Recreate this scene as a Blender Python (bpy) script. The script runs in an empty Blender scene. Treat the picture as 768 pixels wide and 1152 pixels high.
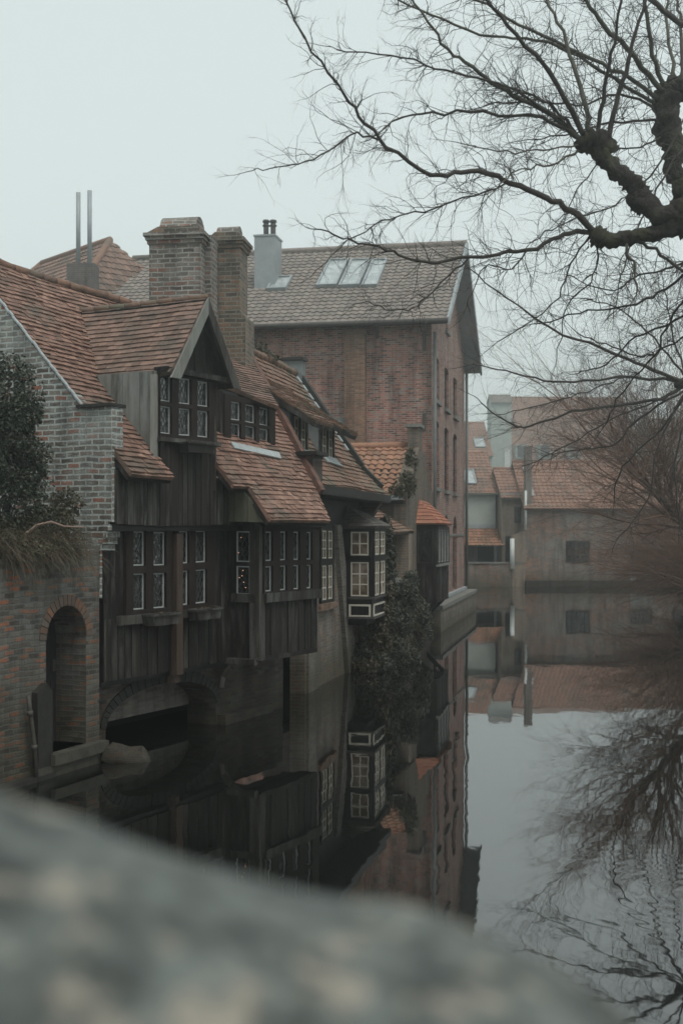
import bpy, math, random
from mathutils import Vector, noise
from mathutils.geometry import tessellate_polygon
random.seed(7)
C = bpy.context.scene.collection
R = math.radians
# ---------------------------------------------------------------- camera, sky, sun, exposure
CZ, FP, HZ, CX = 3.1, 1400.0, 600.0, 384.0          # eye height (m) and focal length / horizon of the 768 x 1152 photograph
cam = bpy.data.cameras.new('camera'); co = bpy.data.objects.new('camera', cam); C.objects.link(co)
co.location = (0, 0, CZ); co.rotation_euler = (R(90), 0, 0)
cam.sensor_fit = 'AUTO'; cam.sensor_width = 36; cam.lens = 36 * FP / 1152
cam.shift_y = (HZ - 576) / 1152
cam.clip_start = .05; cam.clip_end = 2000
cam.dof.use_dof = True; cam.dof.focus_distance = 21; cam.dof.aperture_fstop = 1.9
bpy.context.scene.camera = co
W = bpy.data.worlds.new("World"); bpy.context.scene.world = W; W.use_nodes = True
nt = W.node_tree; nt.nodes.clear()
out = nt.nodes.new('ShaderNodeOutputWorld'); add = nt.nodes.new('ShaderNodeAddShader')
sky = nt.nodes.new('ShaderNodeTexSky'); sky.sky_type = 'NISHITA'; sky.sun_disc = False
sky.sun_elevation = R(62); sky.sun_rotation = R(150); sky.dust_density = 4; sky.air_density = 1.2
b1 = nt.nodes.new('ShaderNodeBackground'); b1.inputs[1].default_value = .05
b2 = nt.nodes.new('ShaderNodeBackground'); b2.inputs[0].default_value = (.70, .80, .775, 1); b2.inputs[1].default_value = .80
hs = nt.nodes.new('ShaderNodeHueSaturation'); hs.inputs['Saturation'].default_value = .25; nt.links.new(sky.outputs[0], hs.inputs['Color']); nt.links.new(hs.outputs[0], b1.inputs[0]); nt.links.new(b1.outputs[0], add.inputs[0])
nt.links.new(b2.outputs[0], add.inputs[1]); nt.links.new(add.outputs[0], out.inputs[0])
sl = bpy.data.lights.new('sun', 'SUN'); sl.energy = 1.4; sl.angle = R(25); sl.color = (1, .96, .9)
so = bpy.data.objects.new('sun', sl); C.objects.link(so); so.location = (20, -20, 40)
so.rotation_euler = (R(90 - 62), 0, R(30))
vs = bpy.context.scene.view_settings
vs.view_transform = 'Standard'; vs.look = 'None'; vs.gamma = 1; vs.exposure = 0; vs.use_curve_mapping = False
HAZE = .0036

# ---------------------------------------------------------------- geometry helpers
def V(*a): return Vector(a)
def ray(px, py): return V((px - CX) / FP, 1, (HZ - py) / FP)
def at(px, py, Y): return V(0, 0, CZ) + ray(px, py) * Y
class Pl:
    """a plane in the world: origin, u (horizontal), v (up or up-slope); w is out of the surface"""
    def __init__(s, o, u, v): s.o, s.u, s.v = o, u.normalized(), v.normalized(); s.n = s.u.cross(s.v)
    def P(s, u, v, w=0): return s.o + s.u * u + s.v * v + s.n * w
    def hit(s, px, py, w=0):
        r = ray(px, py); c = V(0, 0, CZ); o = s.o + s.n * w
        q = c + r * ((o - c).dot(s.n) / r.dot(s.n)) - s.o
        return (q.dot(s.u), q.dot(s.v))
    def px(s, pts, w=0): return [s.hit(a, b, w) for a, b in pts]
    def off(s, w): return Pl(s.o + s.n * w, s.u, s.v)
class Fr:
    """plan frame of a building: d runs along the canal, n points inward, away from it"""
    def __init__(s, x, y, t):
        s.o = V(x, y, 0); s.d = V(t, 1, 0).normalized(); s.n = V(-s.d.y, s.d.x, 0)
    def W(s, S, p, z): return s.o + s.d * S + s.n * p + V(0, 0, z)
    def canal(s, p): return Pl(s.o + s.n * p, s.d, V(0, 0, 1))
    def side(s, S): return Pl(s.o + s.d * S, -s.n, V(0, 0, 1))
    def roof(s, p0, z0, k):
        q = Pl(s.o + s.n * p0 + V(0, 0, z0), s.d, s.n + V(0, 0, k)); q.c = math.sqrt(1 + k * k); q.p0 = p0; return q
    def sroof(s, s0, z0, k):
        q = Pl(s.o + s.d * s0 + V(0, 0, z0), -s.n, s.d + V(0, 0, k)); q.c = math.sqrt(1 + k * k); return q
def clip(sub, clp):
    a = sum(clp[i][0] * clp[(i + 1) % len(clp)][1] - clp[(i + 1) % len(clp)][0] * clp[i][1] for i in range(len(clp)))
    if a < 0: clp = clp[::-1]
    for i in range(len(clp)):
        x0, y0 = clp[i]; x1, y1 = clp[(i + 1) % len(clp)]; ex, ey = x1 - x0, y1 - y0; res = []
        for j in range(len(sub)):
            p, q = sub[j], sub[(j + 1) % len(sub)]
            sp = ex * (p[1] - y0) - ey * (p[0] - x0); sq = ex * (q[1] - y0) - ey * (q[0] - x0)
            if sp >= 0: res.append(p)
            if (sp >= 0) != (sq >= 0):
                t = sp / (sp - sq); res.append((p[0] + t * (q[0] - p[0]), p[1] + t * (q[1] - p[1])))
        sub = res
        if len(sub) < 3: return []
    return sub
class MB:
    def __init__(s): s.v = []; s.f = []; s.r = []; s.cur = 0.5
    def face(s, pts, r=None):
        i = len(s.v); s.v += pts; s.f.append(tuple(range(i, i + len(pts)))); s.r.append(s.cur if r is None else r)
    def prism(s, pl, poly, w0, w1, wf=None):
        a = sum(poly[i][0] * poly[(i + 1) % len(poly)][1] - poly[(i + 1) % len(poly)][0] * poly[i][1] for i in range(len(poly)))
        if a < 0: poly = poly[::-1]
        top = [pl.P(u, v, w1 if wf is None else wf(u, v)) for u, v in poly]; bot = [pl.P(u, v, w0) for u, v in poly]
        n = len(poly); i = len(s.v); s.v += top + bot
        s.f.append(tuple(range(i, i + n))); s.f.append(tuple(range(i + 2 * n - 1, i + n - 1, -1)))
        for j in range(n):
            k = (j + 1) % n; s.f.append((i + j, i + n + j, i + n + k, i + k))
        s.r += [s.cur] * (n + 2); return s
    def slab(s, pl, u0, u1, v0, v1, w0, w1): return s.prism(pl, [(u0, v0), (u1, v0), (u1, v1), (u0, v1)], w0, w1)
    def holed(s, pl, outer, holes, w1, depth):
        loops = [outer] + holes
        flat = [p for l in loops for p in l]
        tris = tessellate_polygon([[V(p[0], p[1], 0) for p in l] for l in loops])
        i = len(s.v); m = len(flat)
        s.v += [pl.P(u, v, w1) for u, v in flat] + [pl.P(u, v, w1 - depth) for u, v in flat]
        for t in tris:
            (ax, ay), (bx, by), (cx, cy) = (flat[k] for k in t)
            if (bx - ax) * (cy - ay) - (by - ay) * (cx - ax) < 0: t = t[::-1]
            s.f.append(tuple(i + k for k in t)); s.f.append(tuple(i + m + k for k in reversed(t))); s.r += [s.cur] * 2
        o = 0
        for l in loops:
            n = len(l)
            for j in range(n):
                k = (j + 1) % n; s.f.append((i + o + j, i + m + o + j, i + m + o + k, i + o + k)); s.r.append(s.cur)
            o += n
        return s
    def cells(s, pl, poly, cw, ch, th=.02, jit=.004, base=.0, stag=True, gap=.004):
        """single tiles (or boards, when ch is None), each cut to the outline of the surface"""
        us = [p[0] for p in poly]; vs_ = [p[1] for p in poly]
        if ch is None:
            u = min(us) - random.random() * cw
            while u < max(us):
                w_ = cw * random.uniform(.75, 1.25); s.cur = random.random()
                c = clip([(u, min(vs_) - 1), (u + w_ - gap, min(vs_) - 1), (u + w_ - gap, max(vs_) + 1), (u, max(vs_) + 1)], poly)
                if c: s.prism(pl, c, base, base + th + random.uniform(-jit, jit))
                u += w_
            return s
        r0 = math.floor(min(vs_) / ch)
        for r in range(r0, int(math.ceil(max(vs_) / ch)) + 1):
            v0 = r * ch; sh = (r % 2) * cw * .5 if stag else 0; rl = random.uniform(-jit, jit)
            c0 = math.floor((min(us) - sh) / cw)
            for k in range(c0, int(math.ceil((max(us) - sh) / cw)) + 1):
                u0 = k * cw + sh; dv = random.uniform(-jit, jit) * .8
                c = clip([(u0, v0 + dv), (u0 + cw - gap, v0 + dv + random.uniform(-jit, jit) * .4), (u0 + cw - gap, v0 + ch + .01), (u0, v0 + ch + .01)], poly)
                if not c: continue
                s.cur = random.random(); t = th + rl + random.uniform(-jit, jit); tl = random.uniform(-jit, jit)
                s.prism(pl, c, base - .05, 0, lambda u, v: base + t * (1 - (v - v0) / ch * .85) + tl * (u - u0) / cw)
        return s
    def pantile(s, pl, poly, cw=.24, ch=.33, th=.035, amp=.035):
        us = [p[0] for p in poly]; vs_ = [p[1] for p in poly]
        prof = [(0, .0), (.18, .75), (.38, 1), (.6, .5), (.82, .08), (1, .0)]
        for r in range(math.floor(min(vs_) / ch), int(math.ceil(max(vs_) / ch)) + 1):
            for k in range(math.floor(min(us) / cw), int(math.ceil(max(us) / cw)) + 1):
                u0, v0 = k * cw, r * ch; s.cur = random.random(); j = random.uniform(-.005, .005)
                for (a, ha), (b, hb) in zip(prof, prof[1:]):
                    c = clip([(u0 + a * cw, v0), (u0 + b * cw, v0), (u0 + b * cw, v0 + ch), (u0 + a * cw, v0 + ch)], poly)
                    if not c: continue
                    f = lambda u, v: j + th * (1 - (v - v0) / ch) + amp * (ha + (hb - ha) * min(1, max(0, ((u - u0) / cw - a) / (b - a))))
                    i = len(s.v); s.v += [pl.P(u, v, f(u, v)) for u, v in c]; s.f.append(tuple(range(i, i + len(c)))); s.r.append(s.cur)
                    lo = [p for p in c if abs(p[1] - v0) < 1e-6]
                    if len(lo) >= 2:
                        s.face([pl.P(*lo[0], f(*lo[0])), pl.P(*lo[0], f(*lo[0]) - th - .01), pl.P(*lo[1], f(*lo[1]) - th - .01), pl.P(*lo[1], f(*lo[1]))], s.cur)
        return s
    def bar(s, a, b, w, h=None, up=V(0, 0, 1)):
        """square bar from a to b"""
        h = h or w; d = (b - a).normalized(); x = d.cross(up)
        if x.length < 1e-4: x = d.cross(V(0, 1, 0))
        x.normalize(); y = x.cross(d); i = len(s.v)
        for q in (a, b): s.v += [q + x * sx * w / 2 + y * sy * h / 2 for sx, sy in ((-1, -1), (1, -1), (1, 1), (-1, 1))]
        s.f += [(i, i + 1, i + 2, i + 3), (i + 7, i + 6, i + 5, i + 4)] + [(i + k, i + 4 + k, i + 4 + (k + 1) % 4, i + (k + 1) % 4) for k in range(4)]
        s.r += [s.cur] * 6; return s
    def tube(s, pts, rad, n=6, rough=0, cap=True):
        i0 = len(s.v); m = len(pts); prev = None
        for k, p in enumerate(pts):
            d = (pts[min(k + 1, m - 1)] - pts[max(k - 1, 0)]).normalized()
            x = (prev - d * prev.dot(d)) if prev is not None else d.cross(V(0, 0, 1))
            if x.length < 1e-3: x = d.cross(V(0, 1, 0))
            x.normalize(); prev = x; y = d.cross(x)
            for j in range(n):
                a = 2 * math.pi * j / n; rr = rad[k]
                q = p + (x * math.cos(a) + y * math.sin(a)) * rr
                if rough: q = p + (q - p) * (1 + rough * noise.noise(q * (1.2 / max(rr, .02))))
                s.v.append(q)
        for k in range(m - 1):
            for j in range(n):
                a = i0 + k * n + j; b = i0 + k * n + (j + 1) % n
                s.f.append((a, b, b + n, a + n)); s.r.append(s.cur)
        if cap:
            s.f.append(tuple(i0 + j for j in reversed(range(n)))); s.f.append(tuple(i0 + (m - 1) * n + j for j in range(n))); s.r += [s.cur] * 2
        return s
    def leaf(s, p, size, r=None, nrm=None):
        d = V(random.gauss(0, 1), random.gauss(0, 1), random.gauss(0, 1) - .3).normalized()
        e = d.cross(V(random.gauss(0, 1), random.gauss(0, 1), random.gauss(0, 1))).normalized()
        w = size * random.uniform(.32, .5); c = d.cross(e) * size * .12
        s.face([p, p + d * size * .45 + e * w + c, p + d * size, p + d * size * .45 - e * w + c], random.random() if r is None else r)
    def build(s, name, m, parent=None, smooth=False):
        if parent is not None:                                     # the old houses have settled: everything in them sags a little
            for v in s.v:
                if 12 < v.y < 38.5 and v.x < 3 and v.z > .5: v.z += (.05 * noise.noise(V(v.x * .42, v.y * .42, 3)) + .008 * noise.noise(V(v.x * 2.1, v.y * 2.1, 9))) * min(1, (v.z - .5) / 2)
        me = bpy.data.meshes.new(name); o0 = parent.location if parent else V(0, 0, 0)
        pp = parent
        org = V(0, 0, 0)
        while pp is not None: org = org + pp.location; pp = pp.parent
        if parent is None and s.v:
            xs = [v.x for v in s.v]; ys = [v.y for v in s.v]; zs = [v.z for v in s.v]
            org = V((min(xs) + max(xs)) / 2, (min(ys) + max(ys)) / 2, min(zs))
        me.from_pydata([tuple(v - org) for v in s.v], [], s.f); me.update()
        uv = me.uv_layers.new(name='UVMap'); dat = [0.0] * (2 * len(me.loops))
        for p in me.polygons:
            n = p.normal
            if abs(n.z) > .995 or n.length < .5: t, b = V(1, 0, 0), V(0, 1, 0)
            else: t = V(0, 0, 1).cross(n).normalized(); b = n.cross(t)
            for li, vi in zip(p.loop_indices, p.vertices):
                q = s.v[vi]; dat[2 * li] = q.dot(t); dat[2 * li + 1] = q.dot(b)
        uv.data.foreach_set('uv', dat)
        at_ = me.attributes.new('rnd', 'FLOAT', 'FACE'); at_.data.foreach_set('value', s.r)
        if smooth: me.polygons.foreach_set('use_smooth', [True] * len(me.polygons))
        me.materials.append(m); ob = bpy.data.objects.new(name, me); C.objects.link(ob)
        if parent: ob.parent = parent
        else: ob.location = org
        return ob
def tag(o, label=None, cat=None, group=None, kind=None):
    for k, v in (('label', label), ('category', cat), ('group', group), ('kind', kind)):
        if v: o[k] = v
    return o
def thing(name, label, cat, loc, group=None):
    o = bpy.data.objects.new(name, None); C.objects.link(o); o.location = loc; o.empty_display_size = .3
    return tag(o, label, cat, group)

# ---------------------------------------------------------------- materials
class N:
    def __init__(s, name, rough=.8):
        s.m = bpy.data.materials.new(name); s.m.use_nodes = True; s.t = s.m.node_tree
        s.b = s.t.nodes['Principled BSDF']; s.b.inputs['Roughness'].default_value = rough
        s.uv = s.n('ShaderNodeUVMap').outputs[0]; s.obj = s.n('ShaderNodeTexCoord').outputs['Object']
        s.geo = s.n('ShaderNodeNewGeometry').outputs['Position']
    def n(s, k): return s.t.nodes.new(k)
    def l(s, a, b):
        if hasattr(a, 'is_output'): s.t.links.new(a, b)
        else: b.default_value = a
    def math(s, op, a, b=0, c=0):
        x = s.n('ShaderNodeMath'); x.operation = op
        s.l(a, x.inputs[0]); s.l(b, x.inputs[1]); s.l(c, x.inputs[2]); return x.outputs[0]
    def mix(s, f, a, b, mode='MIX'):
        x = s.n('ShaderNodeMix'); x.data_type = 'RGBA'; x.blend_type = mode
        s.l(f, x.inputs[0]); s.l(a if hasattr(a, 'is_output') else (*a, 1), x.inputs[6]); s.l(b if hasattr(b, 'is_output') else (*b, 1), x.inputs[7])
        return x.outputs[2]
    def noise(s, vec, scale, detail=4, rough=.55, dist=0):
        x = s.n('ShaderNodeTexNoise'); s.l(vec, x.inputs['Vector']); x.inputs['Scale'].default_value = scale
        x.inputs['Detail'].default_value = detail; x.inputs['Roughness'].default_value = rough; x.inputs['Distortion'].default_value = dist
        return x
    def ramp(s, f, stops, interp='LINEAR'):
        x = s.n('ShaderNodeValToRGB'); x.color_ramp.interpolation = interp; e = x.color_ramp.elements
        while len(e) < len(stops): e.new(.5)
        for q, (p, c) in zip(e, stops): q.position = p; q.color = (*c, 1) if hasattr(c, '__len__') else (c, c, c, 1)
        s.l(f, x.inputs[0]); return x.outputs[0]
    def scale(s, vec, x, y, z=1):
        q = s.n('ShaderNodeVectorMath'); q.operation = 'MULTIPLY'; s.l(vec, q.inputs[0]); q.inputs[1].default_value = (x, y, z); return q.outputs[0]
    def addv(s, a, b):
        q = s.n('ShaderNodeVectorMath'); q.operation = 'ADD'; s.l(a, q.inputs[0]); s.l(b, q.inputs[1]); return q.outputs[0]
    def rnd(s):
        a = s.n('ShaderNodeAttribute'); a.attribute_name = 'rnd'; return a.outputs['Fac']
    def bump(s, h, st=.5, d=.01):
        b = s.n('ShaderNodeBump'); b.inputs['Strength'].default_value = st; b.inputs['Distance'].default_value = d
        s.l(h, b.inputs['Height']); s.t.links.new(b.outputs[0], s.b.inputs['Normal'])
    def done(s, col, rough=None):
        s.l(col if hasattr(col, 'is_output') else (*col, 1), s.b.inputs['Base Color'])
        if rough is not None: s.l(rough, s.b.inputs['Roughness'])
        return s.m
def brick(name, cols, mortar, patch, pamt=.5, bw=.22, bh=.068, ms=.009, damp_shade=None, warp=.022, pscale=.7, smear=.55, pmix=.6, plo=None, grime=.75):
    s = N(name, .9)
    wn = s.noise(s.uv, 2.2, 3); wv = s.scale(s.addv(wn.outputs['Color'], (-.5, -.5, -.5)), warp * 2.5, warp * 2.5, 0)
    wn2 = s.noise(s.uv, 14, 2); wv2 = s.scale(s.addv(wn2.outputs['Color'], (-.5, -.5, -.5)), warp, warp * .8, 0)
    uv = s.addv(s.addv(s.uv, wv), wv2)
    bt = s.n('ShaderNodeTexBrick'); s.l(uv, bt.inputs['Vector']); bt.inputs['Scale'].default_value = 1
    bt.inputs['Brick Width'].default_value = bw; bt.inputs['Row Height'].default_value = bh
    bt.inputs['Mortar Size'].default_value = ms; bt.inputs['Mortar Smooth'].default_value = .35
    sp = s.n('ShaderNodeSeparateXYZ'); s.l(uv, sp.inputs[0])
    row = s.math('FLOOR', s.math('DIVIDE', sp.outputs[1], bh))
    even = s.math('SUBTRACT', 1, s.math('ABSOLUTE', s.math('MODULO', row, 2)))
    col = s.math('FLOOR', s.math('ADD', s.math('DIVIDE', sp.outputs[0], bw), s.math('MULTIPLY', even, .5)))
    cb = s.n('ShaderNodeCombineXYZ'); s.l(col, cb.inputs[0]); s.l(row, cb.inputs[1])
    wh = s.n('ShaderNodeTexWhiteNoise'); wh.noise_dimensions = '2D'; s.l(cb.outputs[0], wh.inputs['Vector'])
    n = len(cols); bc = s.ramp(wh.outputs['Value'], [((i + .02) / n, c) for i, c in enumerate(cols)], 'CONSTANT')
    fine = s.noise(s.uv, 45, 5, .7); bc = s.mix(.75, bc, s.ramp(fine.outputs[0], [(.25, .45), (.75, 1.45)]), 'MULTIPLY')
    c = s.mix(bt.outputs['Fac'], bc, s.mix(.6, mortar, s.ramp(fine.outputs[0], [(.3, .6), (.7, 1.3)]), 'MULTIPLY'))
    sm = s.noise(s.scale(uv, 3.2, 9), 1, 6, .72, .3); c = s.mix(s.math('MULTIPLY', s.ramp(sm.outputs[0], [(.52, 0.0), (.66, 1.0)]), smear), c, s.mix(.8, mortar, s.ramp(fine.outputs[0], [(.3, .55), (.7, 1.4)]), 'MULTIPLY'))
    pn = s.noise(s.uv, pscale, 7, .68, .4); pf = s.ramp(pn.outputs[0], plo or [(.56 - pamt * .14, 0.0), (.5 + .22, 1.0)])
    c = s.mix(s.math('MULTIPLY', pf, pmix), c, s.mix(.8, patch, s.ramp(fine.outputs[0], [(.3, .55), (.7, 1.4)]), 'MULTIPLY'))
    # grime streaks running down
    st = s.noise(s.scale(s.uv, 2.6, .35), 1.0, 6, .7); c = s.mix(grime, c, s.ramp(st.outputs[0], [(.34, .3), (.56, 1.1)]), 'MULTIPLY')
    if damp_shade:  # darkens downward: damp, and on the canal wall painted shade too
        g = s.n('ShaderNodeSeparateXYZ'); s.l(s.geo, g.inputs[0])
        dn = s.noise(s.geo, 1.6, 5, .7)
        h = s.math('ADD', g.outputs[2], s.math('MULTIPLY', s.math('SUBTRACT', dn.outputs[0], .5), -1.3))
        f = s.ramp(s.math('DIVIDE', h, 3), [(damp_shade[0] / 3, 1.0), (damp_shade[1] / 3, 0.0)])
        c = s.mix(s.math('MULTIPLY', f, .9), c, (.42, .40, .30), 'MULTIPLY'); c = s.mix(s.math('MULTIPLY', s.math('MULTIPLY', f, pf), .6), c, damp_shade[2])
    s.bump(s.math('ADD', s.math('MULTIPLY', s.math('SUBTRACT', 1, bt.outputs['Fac']), .8), s.math('MULTIPLY', fine.outputs[0], .7)), .8, .012)
    return s.done(c)
def tiles(name, cols, moss, amt=.5, rough=.85):
    s = N(name, rough); c = s.ramp(s.rnd(), [(i / (len(cols) - 1), q) for i, q in enumerate(cols)])
    f = s.noise(s.geo, 22, 5, .7); c = s.mix(.7, c, s.ramp(f.outputs[0], [(.3, .6), (.7, 1.35)]), 'MULTIPLY')
    p = s.noise(s.geo, 1.1, 7, .7, .3); c = s.mix(s.ramp(p.outputs[0], [(.5, 0.0), (.5 + .25 * (1.3 - amt), .85)]), c, moss)
    p2 = s.noise(s.geo, 6, 4, .7); c = s.mix(s.ramp(p2.outputs[0], [(.58, 0.0), (.7, .75 * amt)]), c, tuple(x * .55 for x in moss))
    s.bump(f.outputs[0], .4, .01); return s.done(c)
def wood(name, a, b, grey, gamt=.5, rough=.8, spec=.3):
    s = N(name, rough); v = s.addv(s.scale(s.uv, 28, 1.3), (0, 0, 0))
    r = s.rnd(); cb = s.n('ShaderNodeCombineXYZ'); s.l(s.math('MULTIPLY', r, 37), cb.inputs[2]); s.l(s.math('MULTIPLY', r, 11), cb.inputs[1]); v = s.addv(v, cb.outputs[0])
    g = s.noise(v, 1, 6, .7); c = s.mix(s.ramp(g.outputs[0], [(.3, 0.0), (.7, 1.0)]), a, b)
    c = s.mix(.8, c, s.ramp(r, [(0, .4), (.5, .85), (1, 1.9)]), 'MULTIPLY')
    w = s.noise(s.addv(s.scale(s.uv, 5, .8), cb.outputs[0]), 1, 6, .75); c = s.mix(s.ramp(w.outputs[0], [(.60 - gamt * .3, 0.0), (.74 - gamt * .15, .95)]), c, grey)
    s.bump(g.outputs[0], .5, .008); s.b.inputs['Specular IOR Level'].default_value = spec; return s.done(c)
def plain(name, col, rough=.7, var=.3, sc=6, metal=0, bump=.2):
    s = N(name, rough); n = s.noise(s.geo, sc, 6, .7)
    s.b.inputs['Metallic'].default_value = metal; s.bump(n.outputs[0], bump, .01)
    return s.done(s.mix(1, col, s.ramp(n.outputs[0], [(.3, 1 - var), (.7, 1 + var)]), 'MULTIPLY'))
def glass(name, dark, light=None, rough=.06):
    s = N(name, rough); n = s.noise(s.geo, 3.5, 3); s.b.inputs['IOR'].default_value = 1.9; s.bump(s.noise(s.geo, 7, 2).outputs[0], .6, .03)
    return s.done(s.mix(s.ramp(n.outputs[0], [(.45, 0.0), (.6, 1.0)]), dark, light or tuple(2.2 * x for x in dark)))
def foliage(name, cols, rough=.6):
    s = N(name, rough); s.b.inputs['Specular IOR Level'].default_value = .35
    return s.done(s.ramp(s.rnd(), [(i / (len(cols) - 1), q) for i, q in enumerate(cols)]))

BR_OLD = [(.15, .085, .062), (.11, .085, .07), (.19, .165, .14), (.07, .05, .042), (.25, .10, .062), (.15, .14, .125), (.13, .11, .09), (.20, .18, .155), (.09, .065, .05)]
M = {}
M['brick_gable'] = brick('weathered_grey_brick', BR_OLD, bh=.08, mortar=(.38, .405, .385), patch=(.36, .39, .37), pamt=1.0, pscale=1.6, ms=.015, smear=.85)
M['brick_canal'] = brick('damp_shaded_canal_brick', [(.20, .10, .06), (.10, .075, .06), (.13, .12, .105), (.055, .04, .032), (.25, .10, .055), (.15, .13, .11), (.10, .085, .07), (.06, .05, .042)],
                         (.11, .11, .10), (.16, .175, .165), .9, damp_shade=(.2, 1.9, (.05, .045, .035)), pscale=1.3, ms=.013, bw=.2, bh=.07, warp=.034, smear=.4, pmix=.5, grime=.9)  # damp from the water, with shade of the low wall put into the colour
M['brick_dark'] = brick('dark_base_brick', [(.085, .05, .036), (.065, .055, .047), (.10, .09, .08), (.04, .03, .026)], (.075, .07, .062), (.12, .12, .11), .5, damp_shade=(.25, 1.0, (.035, .035, .022)))
M['brick_chim'] = brick('chimney_brick', [(.15, .09, .07), (.12, .10, .08), (.20, .095, .065), (.07, .055, .047), (.21, .18, .15), (.14, .115, .095), (.10, .09, .075)], (.30, .30, .28), (.20, .20, .185), .9, bh=.082, ms=.014, pscale=2, smear=.7)
M['brick_chim2'] = brick('yellow_brown_chimney_brick', [(.17, .12, .08), (.13, .10, .07), (.22, .13, .08), (.08, .065, .05)], (.20, .19, .165), (.11, .105, .085), .6, bh=.08, ms=.014, pscale=2)
M['brick_dry'] = brick('pale_buttress_brick', [(.16, .13, .11), (.13, .115, .10), (.19, .17, .15), (.12, .10, .08)], (.18, .175, .16), (.17, .17, .15), .7, damp_shade=(.3, 1.0, (.05, .05, .03)))
M['brick_red'] = brick('warehouse_red_brick', [(.34, .125, .09), (.22, .085, .065), (.39, .17, .125), (.12, .065, .055), (.29, .13, .10), (.29, .20, .17)], (.33, .29, .26), (.25, .17, .145), .3, pscale=.35, smear=.35, ms=.012)
M['brick_pil'] = brick('orange_pilaster_brick', [(.25, .125, .075), (.20, .105, .065), (.28, .16, .10), (.16, .09, .06)], (.21, .18, .15), (.15, .11, .085), .5)
M['brick_barn'] = brick('patched_barn_wall', [(.24, .12, .08), (.18, .10, .075), (.30, .15, .10), (.14, .11, .09)], (.22, .20, .17), (.22, .225, .21), .9, damp_shade=(.1, 1.1, (.09, .08, .055)), pscale=.32, smear=.3, pmix=.85, plo=[(.45, 0.0), (.62, 1.0)])
M['brick_far'] = brick('pale_rendered_brick', [(.19, .115, .085), (.16, .13, .11), (.24, .14, .10), (.12, .10, .09)], (.22, .21, .19), (.27, .28, .265), .9, damp_shade=(.3, 1.2, (.09, .08, .055)), pscale=.42, smear=.7)
M['brick_ochre'] = brick('ochre_brick', [(.26, .19, .13), (.22, .16, .12), (.19, .15, .12)], (.25, .23, .2), (.2, .18, .15), .4)
M['tile_red'] = tiles('plain_clay_tile', [(.12, .067, .05), (.17, .095, .07), (.235, .135, .10), (.20, .11, .083), (.30, .18, .135)], (.095, .078, .06), .7)
M['tile_brown'] = tiles('brown_clay_tile', [(.13, .08, .062), (.18, .112, .086), (.25, .155, .12), (.17, .115, .09)], (.085, .072, .058), .7)
M['tile_dull'] = tiles('dull_mossy_tile', [(.12, .075, .055), (.18, .10, .068), (.22, .12, .08), (.15, .10, .075)], (.10, .10, .07), .8)
M['tile_orange'] = tiles('orange_pantile', [(.20, .10, .06), (.28, .14, .085), (.33, .17, .11), (.18, .11, .075)], (.12, .10, .065), .7)
M['tile_bright'] = tiles('bright_new_tile', [(.30, .115, .07), (.40, .16, .095), (.26, .10, .065)], (.25, .15, .11), .2)
M['pantile_grey'] = tiles('grey_brown_pantile', [(.165, .14, .125), (.205, .175, .155), (.24, .205, .18), (.185, .16, .14)], (.14, .13, .115), .5)
M['tile_far'] = tiles('far_orange_tile', [(.20, .12, .09), (.30, .17, .125), (.25, .145, .105)], (.15, .115, .09), .8)
M['slate'] = tiles('dark_slate', [(.06, .055, .05), (.09, .08, .075), (.12, .10, .09)], (.09, .08, .06), .4)
M['wood_dark'] = wood('blackened_oak', (.005, .004, .0035), (.020, .016, .013), (.070, .066, .058), .3)
M['wood_black'] = wood('black_painted_timber', (.006, .005, .005), (.014, .012, .011), (.03, .028, .026), .2, .5, .4)
M['wood_grey'] = wood('silver_weathered_oak', (.065, .06, .052), (.15, .145, .13), (.23, .24, .225), .75)
M['wood_mid'] = wood('half_weathered_oak', (.010, .0085, .007), (.034, .028, .024), (.11, .11, .10), .5)
M['wood_brown'] = wood('brown_oak_frame', (.010, .006, .005), (.024, .014, .010), (.035, .029, .025), .2)
M['beam_brown'] = wood('rust_brown_beam', (.035, .022, .016), (.07, .045, .033), (.09, .08, .07), .3)
M['lead'] = plain('dull_lead', (.32, .35, .355), .55, .25, 9)
M['frame_pale'] = plain('pale_window_iron', (.36, .38, .37), .5, .15, 20)
M['frame_cream'] = plain('cream_glazing_bar', (.50, .47, .40), .55, .12, 20)
M['came'] = plain('lead_came', (.035, .036, .036), .5, .2, 20)
M['glass'] = glass('old_dark_glass', (.008, .009, .009))
M['glass_sky'] = glass('roof_window_glass', (.30, .34, .34), (.42, .46, .46), .15)
M['glass_curtain'] = glass('curtained_glass', (.10, .065, .045), (.20, .165, .13))
M['render_grey'] = plain('grey_render', (.16, .175, .175), .9, .25, 3)
M['render_pale'] = plain('pale_grey_cladding', (.36, .39, .36), .8, .12, 2)
M['metal_grey'] = plain('zinc_sheet', (.27, .30, .31), .5, .15, 4)
M['stone'] = plain('weathered_stone', (.17, .165, .15), .9, .45, 5, bump=.6)
M['stone_dark'] = plain('dark_wet_stone', (.014, .013, .010), .7, .6, 7, bump=1)
M['white'] = plain('white_paint', (.6, .62, .6), .6, .1, 5)
M['iron'] = plain('rusty_iron', (.05, .045, .04), .7, .4, 12)
M['iron_grey'] = plain('grey_iron', (.12, .125, .125), .6, .2, 5)
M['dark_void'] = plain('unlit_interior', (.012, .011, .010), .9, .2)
s = N('tree_bark', .9); n1 = s.noise(s.obj, 14, 6, .7); n2 = s.noise(s.obj, 3, 4, .6)
c = s.mix(s.ramp(n1.outputs[0], [(.35, 0.0), (.65, 1.0)]), (.010, .008, .007), (.042, .034, .028))
c = s.mix(s.ramp(n2.outputs[0], [(.5, 0.0), (.68, .7)]), c, (.07, .075, .03)); s.bump(n1.outputs[0], 1, .06); M['bark'] = s.done(c)
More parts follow.
